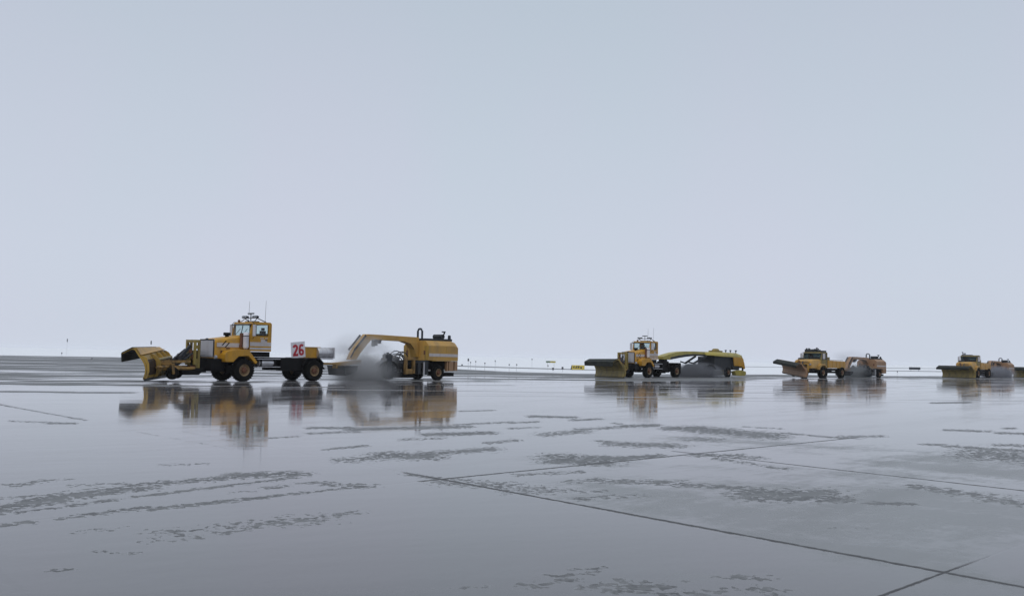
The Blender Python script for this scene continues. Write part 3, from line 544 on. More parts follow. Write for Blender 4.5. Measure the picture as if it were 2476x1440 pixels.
def truck_a(deck_load):
    t = empty('plow_truck')
    # chassis
    f = MB()
    for s_ in (.42, -.42): f.box(-5.6, 1.9, s_ - .07, s_ + .07, .98, 1.30)
    f.box(-5.3, -1.45, -.95, .95, 1.30, 1.38); f.box(1.3, 1.95, -.98, .98, .72, 1.27); f.box(.9, 1.75, -.66, .66, .55, 1.3)
    f.box(-4.1, -2.62, .50, .98, .62, 1.33); f.box(-4.1, -2.62, -.98, -.50, .62, 1.33)
    f.prism([(-5.3, 1.34), (-5.7, 1.0), (-6.15, .80), (-6.2, .68), (-5.6, .70), (-5.2, .95)], -.5, .5)
    f.prism([(2.05, .74), (3.52, .74), (3.36, .36), (2.45, .36)], -.62, .62); f.box(1.9, 2.45, -.42, .42, .5, 1.25); f.box(2.0, 2.3, -.95, -.35, .5, 1.72)
    f.box(-1.95, -.5, -.8, .8, 1.40, 1.70); f.box(-.6, .6, -.6, .6, 1.1, 1.75)
    for x in (0, -4.85): f.tube([(x, -.95, .64), (x, .95, .64)], .12, 10); f.box(x - .25, x + .25, -.25, .25, .45, .9)
    f.build('chassis', M['black'], t, bevel=.01)
    # cab
    c = cab(t, -1.92, -.46, .98, 1.73, 2.66, 3.28, 3.43, 'yellow', stripe=(2.03, 2.26, 1.84))
    mirror(c, -.62, 1.10, 3.0); mirror(c, -.62, -1.10, 3.0)
    # hood
    h = MB(); rings = []
    for x, zt, zb, w_ in ((1.62, 2.33, 1.28, .74), (1.50, 2.39, 1.28, .76), (.6, 2.51, 1.28, .78), (-.1, 2.61, 1.5, .80), (-.46, 2.66, 1.7, .80)):
        rings.append([(x, -w_, zb), (x, -w_, zt - .16), (x, -w_ + .05, zt - .06), (x, -w_ + .18, zt), (x, w_ - .18, zt), (x, w_ - .05, zt - .06), (x, w_, zt - .16), (x, w_, zb)])
    h.loft(rings); ho = h.build('hood', M['yellow'], t, smooth=True)
    g = MB(); g.box(1.60, 1.66, -.70, .70, 1.36, 2.36)
    go = g.build('grille', M['grey'], ho, bevel=.01)
    sl = MB()
    for y in np.linspace(-.62, .62, 14): sl.box(1.661, 1.685, y - .036, y + .036, 1.44, 2.28)
    sl.build('shutter_slat', M['grey'], go)
    gb = MB(); gb.box(1.655, 1.70, -.72, .72, 2.31, 2.37); gb.box(1.655, 1.69, -.74, -.68, 1.36, 2.31); gb.box(1.655, 1.69, .68, .74, 1.36, 2.31); gb.box(1.66, 1.71, -.1, .1, 2.36, 2.42); gb.build('grille_frame', M['dark'], go)
    for s_ in (1, -1):
        a, d = sorted((s_ * .785, s_ * .806)); sb = MB(); sb.box(-.42, 1.52, a, d, 1.94, 2.17); sb.build('white_stripe', M['white'], ho)
        a, d = sorted((s_ * .806, s_ * .812)); em = MB()
        for k in range(2): em.prism([(1.16 - k * .2, 2.02 - k * .10), (1.24 - k * .2, 2.02 - k * .10), (.98 - k * .2, 2.30 - k * .10), (.90 - k * .2, 2.30 - k * .10)], a, d)
        em.build_each('slash_emblem', M['black'], ho)
        mk = MB(); a, d = sorted((s_ * .775, s_ * .806)); mk.box(1.17, 1.27, a, d, 1.58, 1.74); mk.box(1.03, 1.13, a, d, 1.58, 1.74); mk.build_each('hood_marking', M['brown'], ho)
        m2 = MB(); m2.box(.7, .92, a, d + (.002 if s_ > 0 else 0), 1.845, 1.90); m2.build('hood_latch', M['brown'], ho)
        hl = MB(); hl.lathe([(.001, .03), (.10, .02), (.12, -.02), (.10, -.08)], (1.62, s_ * .84, 1.36), 'x', 14); hl.build('headlight', M['lamp'], ho)
    ac = MB(); ac.lathe([(.001, .16), (.19, .16), (.21, .12), (.21, -.0), (.11, -.02), (.11, -.16)], (.43, .0, 2.62), 'z', 18); ac.build('air_intake', M['black'], ho, smooth=True)
    # fenders
    fp = [(1.28, 1.30), (1.22, 1.10), (.74, 1.10), (.41, 1.42), (-.23, 1.45), (-.71, .99), (-.83, 1.10), (-.36, 1.66), (-.28, 1.80), (.62, 1.80), (1.12, 1.72), (1.28, 1.52)]
    for s_ in (1, -1):
        a, d = sorted((s_ * .72, s_ * 1.30)); q = MB(); q.prism(fp, a, d); q.build('fender', M['yellow'], t, bevel=.025)
        wheel(t, 0, s_ * 1.08, .64, .46, s_); wheel(t, -4.85, s_ * 1.08, .62, .46, s_)
        a, d = sorted((s_ * .80, s_ * 1.22)); q = MB(); q.prism([(-4.05, .9), (-4.2, 1.32), (-4.45, 1.40), (-5.25, 1.40), (-5.55, 1.12), (-5.52, .72), (-5.48, .72), (-5.49, 1.08), (-5.22, 1.34), (-4.47, 1.34), (-4.27, 1.28), (-4.12, .9)], a, d); q.build('mudguard', M['black'], t)
        # tank and step
        q = MB(); a = s_ * .86; q.lathe([(.001, -.52), (.17, -.52), (.19, -.5), (.19, .5), (.17, .52), (.001, .52)], (-1.66, a, 1.06), 'x', 20); tk = q.build('fuel_tank', M['steel'], t, smooth=True)
        q = MB(); q.box(-1.28, -1.18, a - .20, a + .20, .84, 1.27); q.box(-2.22, -2.10, a - .20, a + .20, .84, 1.27); q.build_each('tank_strap', M['black'], tk)
        q = MB(); y0, y1 = sorted((s_ * .62, s_ * 1.12)); q.box(-2.50, -.92, y0, y1, 1.275, 1.315); q.box(-2.50, -.92, y0, y1, .815, .85); q.build_each('step_rail', M['steel'], t)
    ex = MB(); ex.lathe([(.001, .0), (.10, .0), (.15, .06), (.165, .12), (.165, .70), (.175, .72), (.175, .78), (.165, .80), (.165, .90), (.12, .94), (.001, .94)], (-.20, .99, 1.86), 'z', 18); eo = ex.build('air_cleaner', M['sign'], t, smooth=True)
    bnd = MB(); bnd.lathe([(.17, .715), (.180, .72), (.180, .76), (.17, .765)], (-.20, .99, 1.86), 'z', 18); bnd.build('clamp_band', M['black'], eo)
    ip = MB(); ip.tube([(.0, .86, 2.70), (.02, .88, 2.3), (.05, .86, 1.95)], .085, 10); ip.box(-.06, .10, .80, .96, 2.56, 2.76); ip.build('intake_pipe', M['brown'], eo)
    light_bar(t, -1.10, 3.43); antenna(t, -.48, .75, 3.40, 4.62); antenna(t, -1.72, .55, 3.42, 4.75)
    tb = MB(); tb.lathe([(.001, .15), (.06, .13), (.08, .05), (.08, 0)], (-.66, -.55, 3.43), 'z', 12); tb.build('roof_beacon', M['brown'], t)
    hitch_portal(t)
    if deck_load:
        b = MB(); b.box(-.50, .50, -.02, .02, 0, .97); so_ = b.build('number_sign', M['sign'], t, bevel=.006); so_.location = (-4.20, .50, 1.39); so_.rotation_euler = (0, R(6), 0)
        def stroke_path(mb, pts, wd):      # heavy numeral stroke as a flat ribbon, (u to the reader's right, v up)
            P2 = [Vector(p) for p in pts]; L_, R_ = [], []
            for i, p in enumerate(P2):
                d = (P2[min(i + 1, len(P2) - 1)] - P2[max(i - 1, 0)]).normalized(); nn = Vector((-d.y, d.x)); L_.append(p + nn * wd[i] / 2); R_.append(p - nn * wd[i] / 2)
            for i in range(len(P2) - 1):
                q4 = [L_[i], L_[i + 1], R_[i + 1], R_[i]]
                mb.loft([[(-q.x, y_, q.y) for q in q4] for y_ in (.022, .028)])
        arc = lambda cx_, cz_, rx, rz, a0, a1, n_=12: [(cx_ + rx * math.cos(R(a0 + (a1 - a0) * k / n_)), cz_ + rz * math.sin(R(a0 + (a1 - a0) * k / n_))) for k in range(n_ + 1)]
        n2 = MB(); p2 = arc(-.21, .62, .125, .135, 170, -35) + [(-.18, .42), (-.29, .26), (-.335, .19)]
        stroke_path(n2, p2, [.145] * len(p2)); stroke_path(n2, [(-.40, .185), (-.03, .185)], [.14, .14]); stroke_path(n2, [(-.065, .185), (-.045, .29)], [.06, .04]); n2.build('numeral', M['red'], so_)
        n6 = MB(); p6 = arc(.215, .325, .125, .14, 0, 360, 20); stroke_path(n6, p6, [.135] * len(p6))
        p6 = arc(.235, .60, .145, .155, 35, 120, 8) + [(.11, .60), (.09, .45), (.09, .32)]; stroke_path(n6, p6, [.135] * len(p6)); n6.build('numeral', M['red'], so_)
        rails = MB(); rails.tube([(-.35, -.05, -.02), (-.35, -.05, .8)], .025, 6); rails.tube([(.35, -.05, -.02), (.35, -.05, .8)], .025, 6); rails.build_each('sign_post', M['steel'], so_)
        b = MB(); b.prism([(-4.85, 1.385), (-5.75, 1.385), (-5.92, 1.9), (-5.92, 2.03), (-4.80, 2.03), (-4.80, 1.9)], -.55, .30); yo = b.build('tool_box', M['yellow'], t, bevel=.02)
        b = MB(); b.box(-5.95, -4.76, -.58, .33, 2.035, 2.07); b.build('box_lid', M['tan'], yo)
        b = MB(); b.lathe([(.001, -.58), (.28, -.58), (.33, -.52), (.33, .5), (.28, .56), (.001, .56)], (-6.24, .25, 1.72), 'x', 22); b.box(-6.75, -5.75, -.1, .6, 1.30, 1.40)
        to = b.build('deck_tank', M['steel'], t, smooth=True)
        b = MB()
        for x in (-5.98, -6.3, -6.62): b.lathe([(.332, -.03), (.345, -.03), (.345, .03), (.332, .03)], (x, .25, 1.72), 'x', 22)
        b.box(-6.85, -6.80, -.12, .6, 1.38, 2.06); b.build_each('tank_strap', M['grey'], to)
    else:
        b = MB(); b.lathe([(.001, .10), (.55, .10), (.58, .0), (.58, -.05)], (-4.3, 0, 1.47), 'z', 20); b.build('fifth_wheel', M['black'], t)
        b = MB(); b.box(-5.75, -5.70, -1.15, -.60, .35, 1.15); b.box(-5.75, -5.70, .60, 1.15, .35, 1.15); b.build_each('mud_flap', M['rubber'], t)
        b = MB(); b.box(-5.7, -3.6, -1.2, 1.2, 1.36, 1.42); b.box(-5.72, -5.66, -1.2, 1.2, .9, 1.40); b.box(-3.66, -3.6, -1.2, 1.2, .9, 1.38); b.build('rear_fender', M['black'], t, bevel=.02)
    return t

def truck_b(gear=True):
    t = empty('plow_truck'); f = MB()
    for s_ in (.45, -.45): f.box(-5.7, 2.3, s_ - .08, s_ + .08, .85, 1.15)
    f.box(1.9, 2.5, -1.1, 1.1, .70, 1.15); f.box(-2.6, -1.5, -1.05, 1.05, .65, 1.1); f.box(-.5, 1.9, -.7, .7, .7, 1.3); f.box(2.3, 3.2, -.5, .5, .4, .9)
    for x in (0, -4.9): f.tube([(x, -.95, .66), (x, .95, .66)], .13, 10)
    f.build('chassis', M['black'], t, bevel=.01)
    h = MB(); rings = []
    for x, zt, w_ in ((2.42, 1.98, 1.0), (2.36, 2.10, 1.04), (2.15, 2.20, 1.06), (1.2, 2.24, 1.08), (.25, 2.26, 1.08)):
        rings.append([(x, -w_, 1.16), (x, -w_, zt - .22), (x, -w_ + .08, zt - .07), (x, -w_ + .28, zt), (x, w_ - .28, zt), (x, w_ - .08, zt - .07), (x, w_, zt - .22), (x, w_, 1.16)])
    h.loft(rings); ho = h.build('hood', M['tan'], t, smooth=True)
    g = MB(); g.box(2.40, 2.46, -.72, .72, 1.25, 1.92); go = g.build('grille', M['dark'], ho)
    s2 = MB()
    for z in np.linspace(1.32, 1.86, 7): s2.box(2.461, 2.48, -.68, .68, z - .02, z + .02)
    s2.build('grille_bar', M['tan'], go)
    hs = MB(); hs.lathe([(.001, .24), (.30, .22), (.36, .12), (.36, 0)], (1.75, -.55, 2.18), 'z', 16); hs.build('air_intake', M['dark'], ho)
    hp = MB(); hp.tube([(.5, -.98, 2.2), (.5, -.98, 2.75)], .06, 8); hp.build('exhaust_pipe', M['grey'], ho)
    for s_ in (1, -1):
        a = MB(); a.lathe([(.001, .03), (.11, .02), (.13, -.03)], (2.45, s_ * .87, 1.62), 'x', 14); a.build('headlight', M['lamp'], ho)
    c = cab(t, -1.35, .25, 1.12, 1.28, 2.26, 2.98, 3.14, 'olive', rear_post=.3, front_post=.3, rake=.18, gl='tinted')
    mirror(c, .02, 1.24, 2.7); mirror(c, .02, -1.24, 2.7)
    for s_ in (1, -1):
        wheel(t, 0, s_ * 1.06, .66, .5, s_); wheel(t, -4.9, s_ * 1.06, .66, .5, s_)
        y0, y1 = sorted((s_ * .75, s_ * 1.32)); q = MB(); q.prism([(.95, 1.0), (.70, 1.36), (.3, 1.50), (-.4, 1.48), (-.82, 1.15), (-.9, 1.18), (-.5, 1.60), (-.3, 1.72), (.6, 1.72), (1.02, 1.45), (1.06, 1.0)], y0, y1); q.build('fender', M['tan'], t, bevel=.02)
    b = MB(); b.prism([(-1.45, 1.20), (-5.85, 1.20), (-5.95, 1.4), (-5.95, 2.05), (-1.45, 2.12)], -1.18, 1.18); bo = b.build('deck_body', M['yellow'], t, bevel=.03)
    q = MB(); q.box(-5.7, -1.7, -1.0, 1.0, 2.13, 2.2); q.box(-2.4, -1.5, -.9, .9, 2.18, 2.55); q.build('deck_lid', M['olive'], bo)
    q = MB()
    for x in (-2.5, -3.5, -4.5, -5.5): q.box(x, x + .06, 1.182, 1.21, 1.22, 2.04)
    q.build_each('body_rib', M['tan'], bo)
    q = MB()
    for i in range(12 if gear else 3):
        y = -.95 + i * .16 + random.uniform(-.04, .04); hh = random.uniform(.3, .6); x = random.uniform(-.5, 0)
        q.tube([(x, y, 3.12), (x, y, 3.12 + hh)], .03, 6); q.box(x - .07, x + .05, y - .08, y + .08, 3.12 + hh - .15, 3.12 + hh)
    q.box(-.75, .0, -1.0, .3, 3.142, 3.26 + .2 * gear); q.box(-1.3, -.7, .0, 1.0, 3.142, 3.2 + .14 * gear); q.build('light_rack', M['dark'], t)
    hitch_portal(t, 1.75, 'tan', .8)
    return t

def broom_a(high=True):
    """towed runway broom; x runs from the truck's front axle so that it hitches at x = -6.4"""
    t = empty('towed_broom')
    b = MB(); w_ = .26
    for yy in (.0,):
        pr = [(-9.72, 3.0), (-10.09, 3.0), (-11.03, 2.99), (-14.3, 2.92), (-14.3, 2.58), (-11.05, 2.64), (-10.29, 2.68), (-10.0, 2.60), (-9.15, 1.72), (-8.85, 1.30), (-8.42, 1.30), (-8.62, 1.75), (-9.05, 2.30)]
        b.prism(pr, -w_, w_)
    bo = b.build('gooseneck', M['tan'], t, bevel=.02)
    q = MB(); q.tube([(-9.55, .30, 2.92), (-8.65, .30, 1.95)], .07, 8); q.tube([(-9.55, -.30, 2.92), (-8.65, -.30, 1.95)], .07, 8); q.tube([(-8.65, .30, 1.95), (-8.35, .30, 1.45)], .05, 8); q.build_each('steer_ram', M['dark'], bo)
    q = MB(); q.box(-10.6, -10.4, -.15, .25, 2.25, 2.64); q.box(-10.95, -10.85, -.1, .2, 2.4, 2.63); q.box(-10.42, -10.3, .0, .2, 2.2, 2.5); q.tube([(-10.9, .2, 2.5), (-11.0, .24, 2.8)], .03, 6); q.build_each('valve_block', M['dark'], bo)
    d = MB(); d.prism([(-6.0, 1.12), (-7.2, 1.10), (-8.3, 1.20), (-9.3, 1.30), (-9.3, 1.05), (-8.4, 1.0), (-7.0, .98), (-6.0, 1.0)], -.22, .22); d.box(-8.4, -7.3, -.2, .2, .75, .99)
    do = d.build('drawbar', M['tan'], t, bevel=.015)
    q = MB(); q.prism([(-7.4, .92), (-8.5, .92), (-8.4, .55), (-7.55, .30)], -.9, .9); q.build('drag_shoe', M['dark'], do)
    # brush, swept back like the plow
    a = R(36); ev = Vector((math.sin(a), math.cos(a), 0)); c0 = Vector((-11.6, 0, .60)); nv = Vector((math.cos(a), -math.sin(a), 0))
    q = MB(); n_ = 2600
    core = [c0 + ev * s_ for s_ in (-2.75, 2.75)]; q.tube(core, .34, 18)
    for i in range(n_):
        s_ = -2.72 + 5.44 * (i % 130) / 129 + random.uniform(-.02, .02); th = random.uniform(0, 2 * math.pi); r2 = random.uniform(.50, .58)
        u = nv * math.cos(th) + Vector((0, 0, math.sin(th))); p = c0 + ev * s_; o2 = nv * (-math.sin(th)) + Vector((0, 0, math.cos(th)))
        q.add([p + u * .3 + o2 * .02, p + u * .3 - o2 * .02, p + u * r2 + ev * random.uniform(-.03, .03)], [(0, 1, 2)])
    br = q.build('brush', M['bristle'], t)
    q = MB(); n2 = 10
    for k in range(n2):
        a0 = R(20 + 140 * k / n2); a1 = R(20 + 140 * (k + 1) / n2); P = lambda an, r_, s_: c0 + ev * s_ + nv * (math.cos(an) * r_) + Vector((0, 0, math.sin(an) * r_ + .05))
        q.loft([[P(a0, .66, s_), P(a1, .66, s_), P(a1, .63, s_), P(a0, .63, s_)] for s_ in (-2.8, 2.8)])
    q.build('brush_hood', M['dark'], br)
    q = MB(); q.bar(c0 + ev * -2.85 + Vector((0, 0, .75)), c0 + ev * 2.85 + Vector((0, 0, .75)), .16, .2)
    for s_ in (-2.85, 2.85): q.bar(c0 + ev * s_ + Vector((0, 0, .85)), c0 + ev * s_, .1, .3)
    for s_ in (-1.0, .6, 1.6, 2.4):
        p = c0 + ev * s_ + Vector((0, 0, .85)); q.bar(p, p + Vector((random.uniform(-.3, .1), 0, random.uniform(.25, .5))), .1, .12); q.box(p.x - .18, p.x + .14, p.y - .12, p.y + .12, p.z, p.z + .22)
    q.bar(c0 + Vector((-.2, 0, .8)), (-12.7, .0, 1.4), .2, .25); q.bar(c0 + Vector((-.6, .8, .6)), (-12.9, .8, 1.1), .14, .16); q.bar(c0 + Vector((-.6, -.8, .6)), (-12.9, -.8, 1.1), .14, .16)
    q.build('brush_frame', M['dark'], t)
    q = MB()
    for i in range(8):
        y = random.uniform(-.9, 1.1); x = random.uniform(-12.3, -11.5); z = random.uniform(1.1, 1.3); hh = random.uniform(.3, .75)
        q.tube([(x - (1 - math.cos(a_)) * .5 * (x + 13.1), y * (1 - .1 * a_), z + math.sin(a_) * hh) for a_ in np.linspace(0, math.pi * .95, 10)], .035, 7)
    q.build_each('hose', M['hose'], t)
    # engine house
    B = MB(); sec = [(-1.25, 1.34), (-1.25, 2.36), (-.98, 2.66), (-.9, 2.70), (.9, 2.70), (.98, 2.66), (1.25, 2.36), (1.25, 1.34)]
    B.loft([[(x, y * s_, z * (1 if z < 2 else k)) for y, z in sec] for x, s_, k in ((-14.28, 1, 1), (-16.75, 1, 1), (-17.1, .99, .965), (-17.18, .97, .94))])
    eh = B.build('engine_house', M['tan'], t, bevel=.02)
    for s_ in (1, -1):
        q = MB(); y0, y1 = sorted((s_ * 1.252, s_ * 1.258)); q.prism([(-14.36, 1.62), (-17.1, 1.60), (-17.1, 1.80), (-14.36, 1.83)], y0, y1); q.build('white_stripe', M['white'], eh)
        q = MB(); q.prism([(-14.7, 1.30), (-17.1, 1.30), (-17.1, 1.335), (-14.5, 1.335)], *sorted((s_ * 1.0, s_ * 1.262))); q.box(-14.30, -14.24, *sorted((s_ * .9, s_ * 1.262)), 1.36, 2.34); q.box(-16.0, -15.97, *sorted((s_ * 1.251, s_ * 1.256)), 1.86, 2.32); q.build('panel_trim', M['ochre'], eh)
        q = MB(); q.box(-14.245, -14.225, *sorted((s_ * .82, s_ * .98)), 1.74, 2.02); q.build('vent', M['brown'], eh)
        wheel(t, -15.36, s_ * 1.02, .51, .36, s_)
        q = MB(); y0, y1 = sorted((s_ * .98, s_ * 1.24)); q.box(-16.72, -16.30, y0, y1, .62, 1.29); q.box(-16.2, -16.1, y0, y1, .6, 1.29); q.box(-17.12, -16.85, y0, y1, .64, 1.29); q.build_each('rear_leg', M['orange'], t, bevel=.01)
        q = MB(); q.box(-13.15, -13.0, *sorted((s_ * .98, s_ * 1.2)), .45, 1.55); q.box(-12.45, -12.3, *sorted((s_ * .98, s_ * 1.2)), .40, 1.5); q.box(-13.0, -12.45, *sorted((s_ * .98, s_ * 1.2)), 1.35, 1.56); q.box(-13.0, -12.45, *sorted((s_ * 1.0, s_ * 1.16)), .42, .75); q.build('side_frame', M['brown2'], t, bevel=.01)
        q = MB(); q.bar((-13.2, s_ * 1.1, 1.2), (-14.4, s_ * 1.1, 1.3), .1, .14); q.box(-14.35, -14.05, *sorted((s_ * .85, s_ * 1.2)), .35, 1.3); q.box(-13.7, -13.45, *sorted((s_ * .9, s_ * 1.15)), .4, 1.2); q.build_each('air_duct', M['dark'], t)
        q = MB(); q.tube([(-13.95, s_ * 1.18, .35), (-13.95, s_ * 1.18, 1.22)], .06, 8); q.build('lift_ram', M['steel'], t)
    q = MB(); q.box(-17.0, -13.2, -.7, .7, .72, 1.32); q.box(-17.1, -16.2, -.9, .9, .25, .5); q.box(-13.9, -12.4, -.8, .8, .15, .5); q.tube([(-15.36, -.9, .51), (-15.36, .9, .51)], .1, 8); q.build('chassis', M['black'], t)
    q = MB(); q.prism([(-12.9, 2.60), (-14.27, 2.60), (-14.27, 1.55), (-14.05, 1.55), (-13.85, 2.1), (-13.5, 2.45)], -.30, .30); q.build('pylon', M['tan'], t, bevel=.02)
    q = MB()
    for y in (-.22, .22): q.tube([(-14.6, y, 2.68), (-14.6, y, 3.36), (-14.6, y * .55, 3.5), (-14.6, 0, 3.52)], .075, 10)
    q.build('exhaust_stack', M['sgn_k'], t, smooth=True)
    q = MB(); q.box(-16.95, -14.45, -.82, .82, 2.705, 2.86); ro = q.build('roof_rack', M['dark'], t, bevel=.02)
    q = MB(); q.tube([(-16.3, -.35, 3.02), (-16.3, .55, 3.02)], .17, 14); q.tube([(-16.3, .55, 3.1), (-16.35, .62, 3.25), (-16.35, .62, 3.38)], .06, 8); q.box(-16.42, -16.28, .42, .68, 3.32, 3.4); q.build('air_filter', M['dark'], ro, smooth=True)
    q = MB(); q.lathe([(.001, .28), (.10, .26), (.12, 0)], (-16.85, .62, 2.86), 'z', 12); q.build('beacon', M['dark'], ro)
    return t

def broom_b():
    t = empty('towed_broom')
    def arch(prof, name, m_, w0, parent=t, bevel=.02):
        q = MB(); q.prism(prof, -w0, w0); return q.build(name, M[m_], parent, bevel=bevel)
    go = arch([(-3.7, 1.75), (-3.7, 2.02), (-4.6, 2.22), (-6.0, 2.45), (-7.6, 2.58), (-9.5, 2.62), (-12.0, 2.60), (-12.0, 2.20), (-9.5, 2.15), (-8.0, 2.05), (-6.5, 1.9), (-5.0, 1.72)], 'gooseneck', 'lime', .42)
    q = MB()
    for s_ in (1, -1):
        q.prism([(-5.0, 1.74), (-6.5, 1.92), (-8.0, 2.07), (-9.5, 2.17), (-12.0, 2.22), (-12.0, 2.34), (-9.5, 2.36), (-8.0, 2.30), (-6.5, 2.16), (-5.0, 1.95)], *sorted((s_ * .421, s_ * .426)))
    q.build('dark_side_panel', M['dark'], go)
    q = MB(); q.box(-4.6, -4.0, -.3, .3, 1.5, 1.78); q.build('king_pin', M['black'], t)
    # cowl with rounded rear
    sec = lambda x, w_, zt, zb: [(x, -w_, zb), (x, -w_, zt - .32), (x, -w_ + .22, zt - .05), (x, -w_ + .4, zt), (x, w_ - .4, zt), (x, w_ - .22, zt - .05), (x, w_, zt - .32), (x, w_, zb)]
    q = MB(); q.loft([sec(-11.6, .6, 2.60, 2.28), sec(-12.4, 1.2, 2.62, 2.22), sec(-14.0, 1.28, 2.62, 2.15), (sec(-17.2, 1.28, 2.58, 2.1)), sec(-18.0, 1.27, 2.46, 1.9), sec(-18.45, 1.24, 2.2, 1.5)]); co = q.build('cowl', M['lime'], t, smooth=True)
    q = MB(); q.prism([(-16.1, 2.12), (-18.0, 2.12), (-18.5, 1.55), (-18.7, .95), (-18.55, .85), (-17.9, 1.15), (-16.3, 1.2)], 1.22, 1.29); q.prism([(-16.1, 2.12), (-18.0, 2.12), (-18.5, 1.55), (-18.7, .95), (-18.55, .85), (-17.9, 1.15), (-16.3, 1.2)], -1.29, -1.22); q.build_each('side_panel', M['yellow'], co, bevel=.01)
    q = MB(); q.loft([[(-18.0, y, 2.36), (-18.46, y, 1.9), (-18.7, y, .95), (-18.62, y, .95), (-18.38, y, 1.88), (-17.9, y, 2.3)] for y in (-1.2, 1.2)]); q.build('rear_panel', M['lime'], co)
    q = MB(); q.box(-17.9, -12.6, -1.0, 1.0, .75, 2.12); q.box(-17.5, -16.2, .95, 1.18, .9, 2.1); q.build('engine_bay', M['dark'], t, bevel=.02)
    for s_ in (1, -1):
        wheel(t, -15.4, s_ * .95, .5, .36, s_)
        q = MB(); q.prism([(-16.4, .62), (-16.7, .18), (-18.6, .12), (-18.95, .35), (-18.8, .62), (-17.6, .74)], *sorted((s_ * .8, s_ * 1.3))); q.build('skid_shoe', M['lime'], t, bevel=.03)
        q = MB(); q.bar((-18.4, s_ * 1.1, .6), (-18.5, s_ * 1.15, 1.2), .12, .16); q.bar((-11.5, s_ * .6, 2.15), (-9.3, s_ * .5, 1.4), .14, .18); q.bar((-9.3, s_ * .5, 1.4), (-8.2, s_ * .4, 1.55), .1, .12); q.build_each('strut', M['dark'], t)
    a = R(36); ev = Vector((math.sin(a), math.cos(a), 0)); c0 = Vector((-11.2, 0, .58)); nv = Vector((math.cos(a), -math.sin(a), 0)); q = MB(); q.tube([c0 - ev * 2.75, c0 + ev * 2.75], .36, 18)
    for i in range(2000):
        s_ = -2.72 + 5.44 * (i % 110) / 109; th = random.uniform(0, 2 * math.pi); r2 = random.uniform(.48, .57); u = nv * math.cos(th) + Vector((0, 0, math.sin(th))); p = c0 + ev * s_; o2 = nv * (-math.sin(th)) + Vector((0, 0, math.cos(th)))
        q.add([p + u * .3 + o2 * .02, p + u * .3 - o2 * .02, p + u * r2], [(0, 1, 2)])
    br = q.build('brush', M['bristle'], t)
    q = MB()
    for k in range(10):
        a0 = R(15 + 150 * k / 10); a1 = R(15 + 150 * (k + 1) / 10); P = lambda an, r_, s_: c0 + ev * s_ + nv * (math.cos(an) * r_) + Vector((0, 0, math.sin(an) * r_ + .06))
        q.loft([[P(a0, .68, s_), P(a1, .68, s_), P(a1, .65, s_), P(a0, .65, s_)] for s_ in (-2.8, 2.8)])
    q.build('brush_hood', M['dark'], br)
    q = MB(); q.lathe([(.001, .40), (.28, .38), (.42, .22), (.45, 0)], (-14.2, .2, 2.60), 'z', 16); q.box(-14.8, -13.6, -.3, .7, 2.6, 2.78); q.build('air_intake', M['olive'], co)
    for x in (-15.3, -16.3, -17.5):
        q = MB(); q.tube([(x, .8, 2.55), (x, .8, 2.86)], .05, 8); q.box(x - .08, x + .08, .72, .88, 2.76, 2.88); q.build('marker_light', M['dark'], co)
    return t

# ---------------------------------------------------------------- place the convoy
AZ = R(42)
def heading(az_deg): return math.atan2(-math.cos(R(az_deg)), -math.sin(R(az_deg)))
def put(o, x, y, az, sc=None):
    o.location = (x, y, 0); o.rotation_euler = (0, 0, heading(az))
    if sc: o.scale = sc
G_T = 'plow trucks of the snow clearing convoy'; G_B = 'brooms towed by the convoy'
t1 = truck_a(True); plow(t1, 38); put(t1, -16.14, 54.15, 42)
tag(t1, 'amber plow truck carrying the white sign with red 26, leading the convoy', 'plow truck', G_T)
t2 = truck_a(False); plow(t2, 27, paint='olive', tilt=-.06, half=2.85, lift=.02, grow=.05, flap=1.02); put(t2, 12.13, 88.8, 42)
tag(t2, 'tall-cab amber plow truck pulling the arched greenish yellow broom', 'plow truck', G_T)
t3 = truck_b(); plow(t3, 36, cx=4.5, paint='orange', tilt=.45, half=2.75, lift=.05, grow=.0, flap=1.14); put(t3, 34.6, 106.8, 44, (1, 1, .93))
tag(t3, 'ochre plow truck with low cab and tilted brown plow blade raised off the ground', 'plow truck', G_T)
t4 = truck_b(False); plow(t4, 25, cx=4.6, paint='olive', tilt=0, half=2.75, lift=-.02, grow=-.02, flap=1.16); put(t4, 65.28, 132.8, 43)
tag(t4, 'tan plow truck facing forward behind a wide level olive blade', 'plow truck', G_T)
t5 = copy_tree(t4); put(t5, 84.6, 150.0, 43)
tag(t5, 'plow truck cut off by the right edge of the photo, behind the spray', 'plow truck', G_T)
b1 = broom_a(); put(b1, -16.14, 54.15, 42)
tag(b1, 'amber towed broom with square engine house and straight boom, behind truck 26', 'towed broom', G_B)
b2 = broom_b(); put(b2, 12.13, 88.8, 42)
tag(b2, 'greenish yellow towed broom with long arched neck and rounded cowl', 'towed broom', G_B)
b3 = copy_tree(b1); put(b3, 34.6, 106.8, 44.8, (1, 1, .84)); repaint(b3, {M['tan']: M['orange'], M['ochre']: M['orange']})
tag(b3, 'faded orange towed broom behind the truck with the raised tilted plow', 'towed broom', G_B)
b4 = copy_tree(b3); put(b4, 65.28, 132.8, 43.5, (1, 1, .84))
tag(b4, 'faded orange towed broom half hidden in spray behind the rightmost whole truck', 'towed broom', G_B)

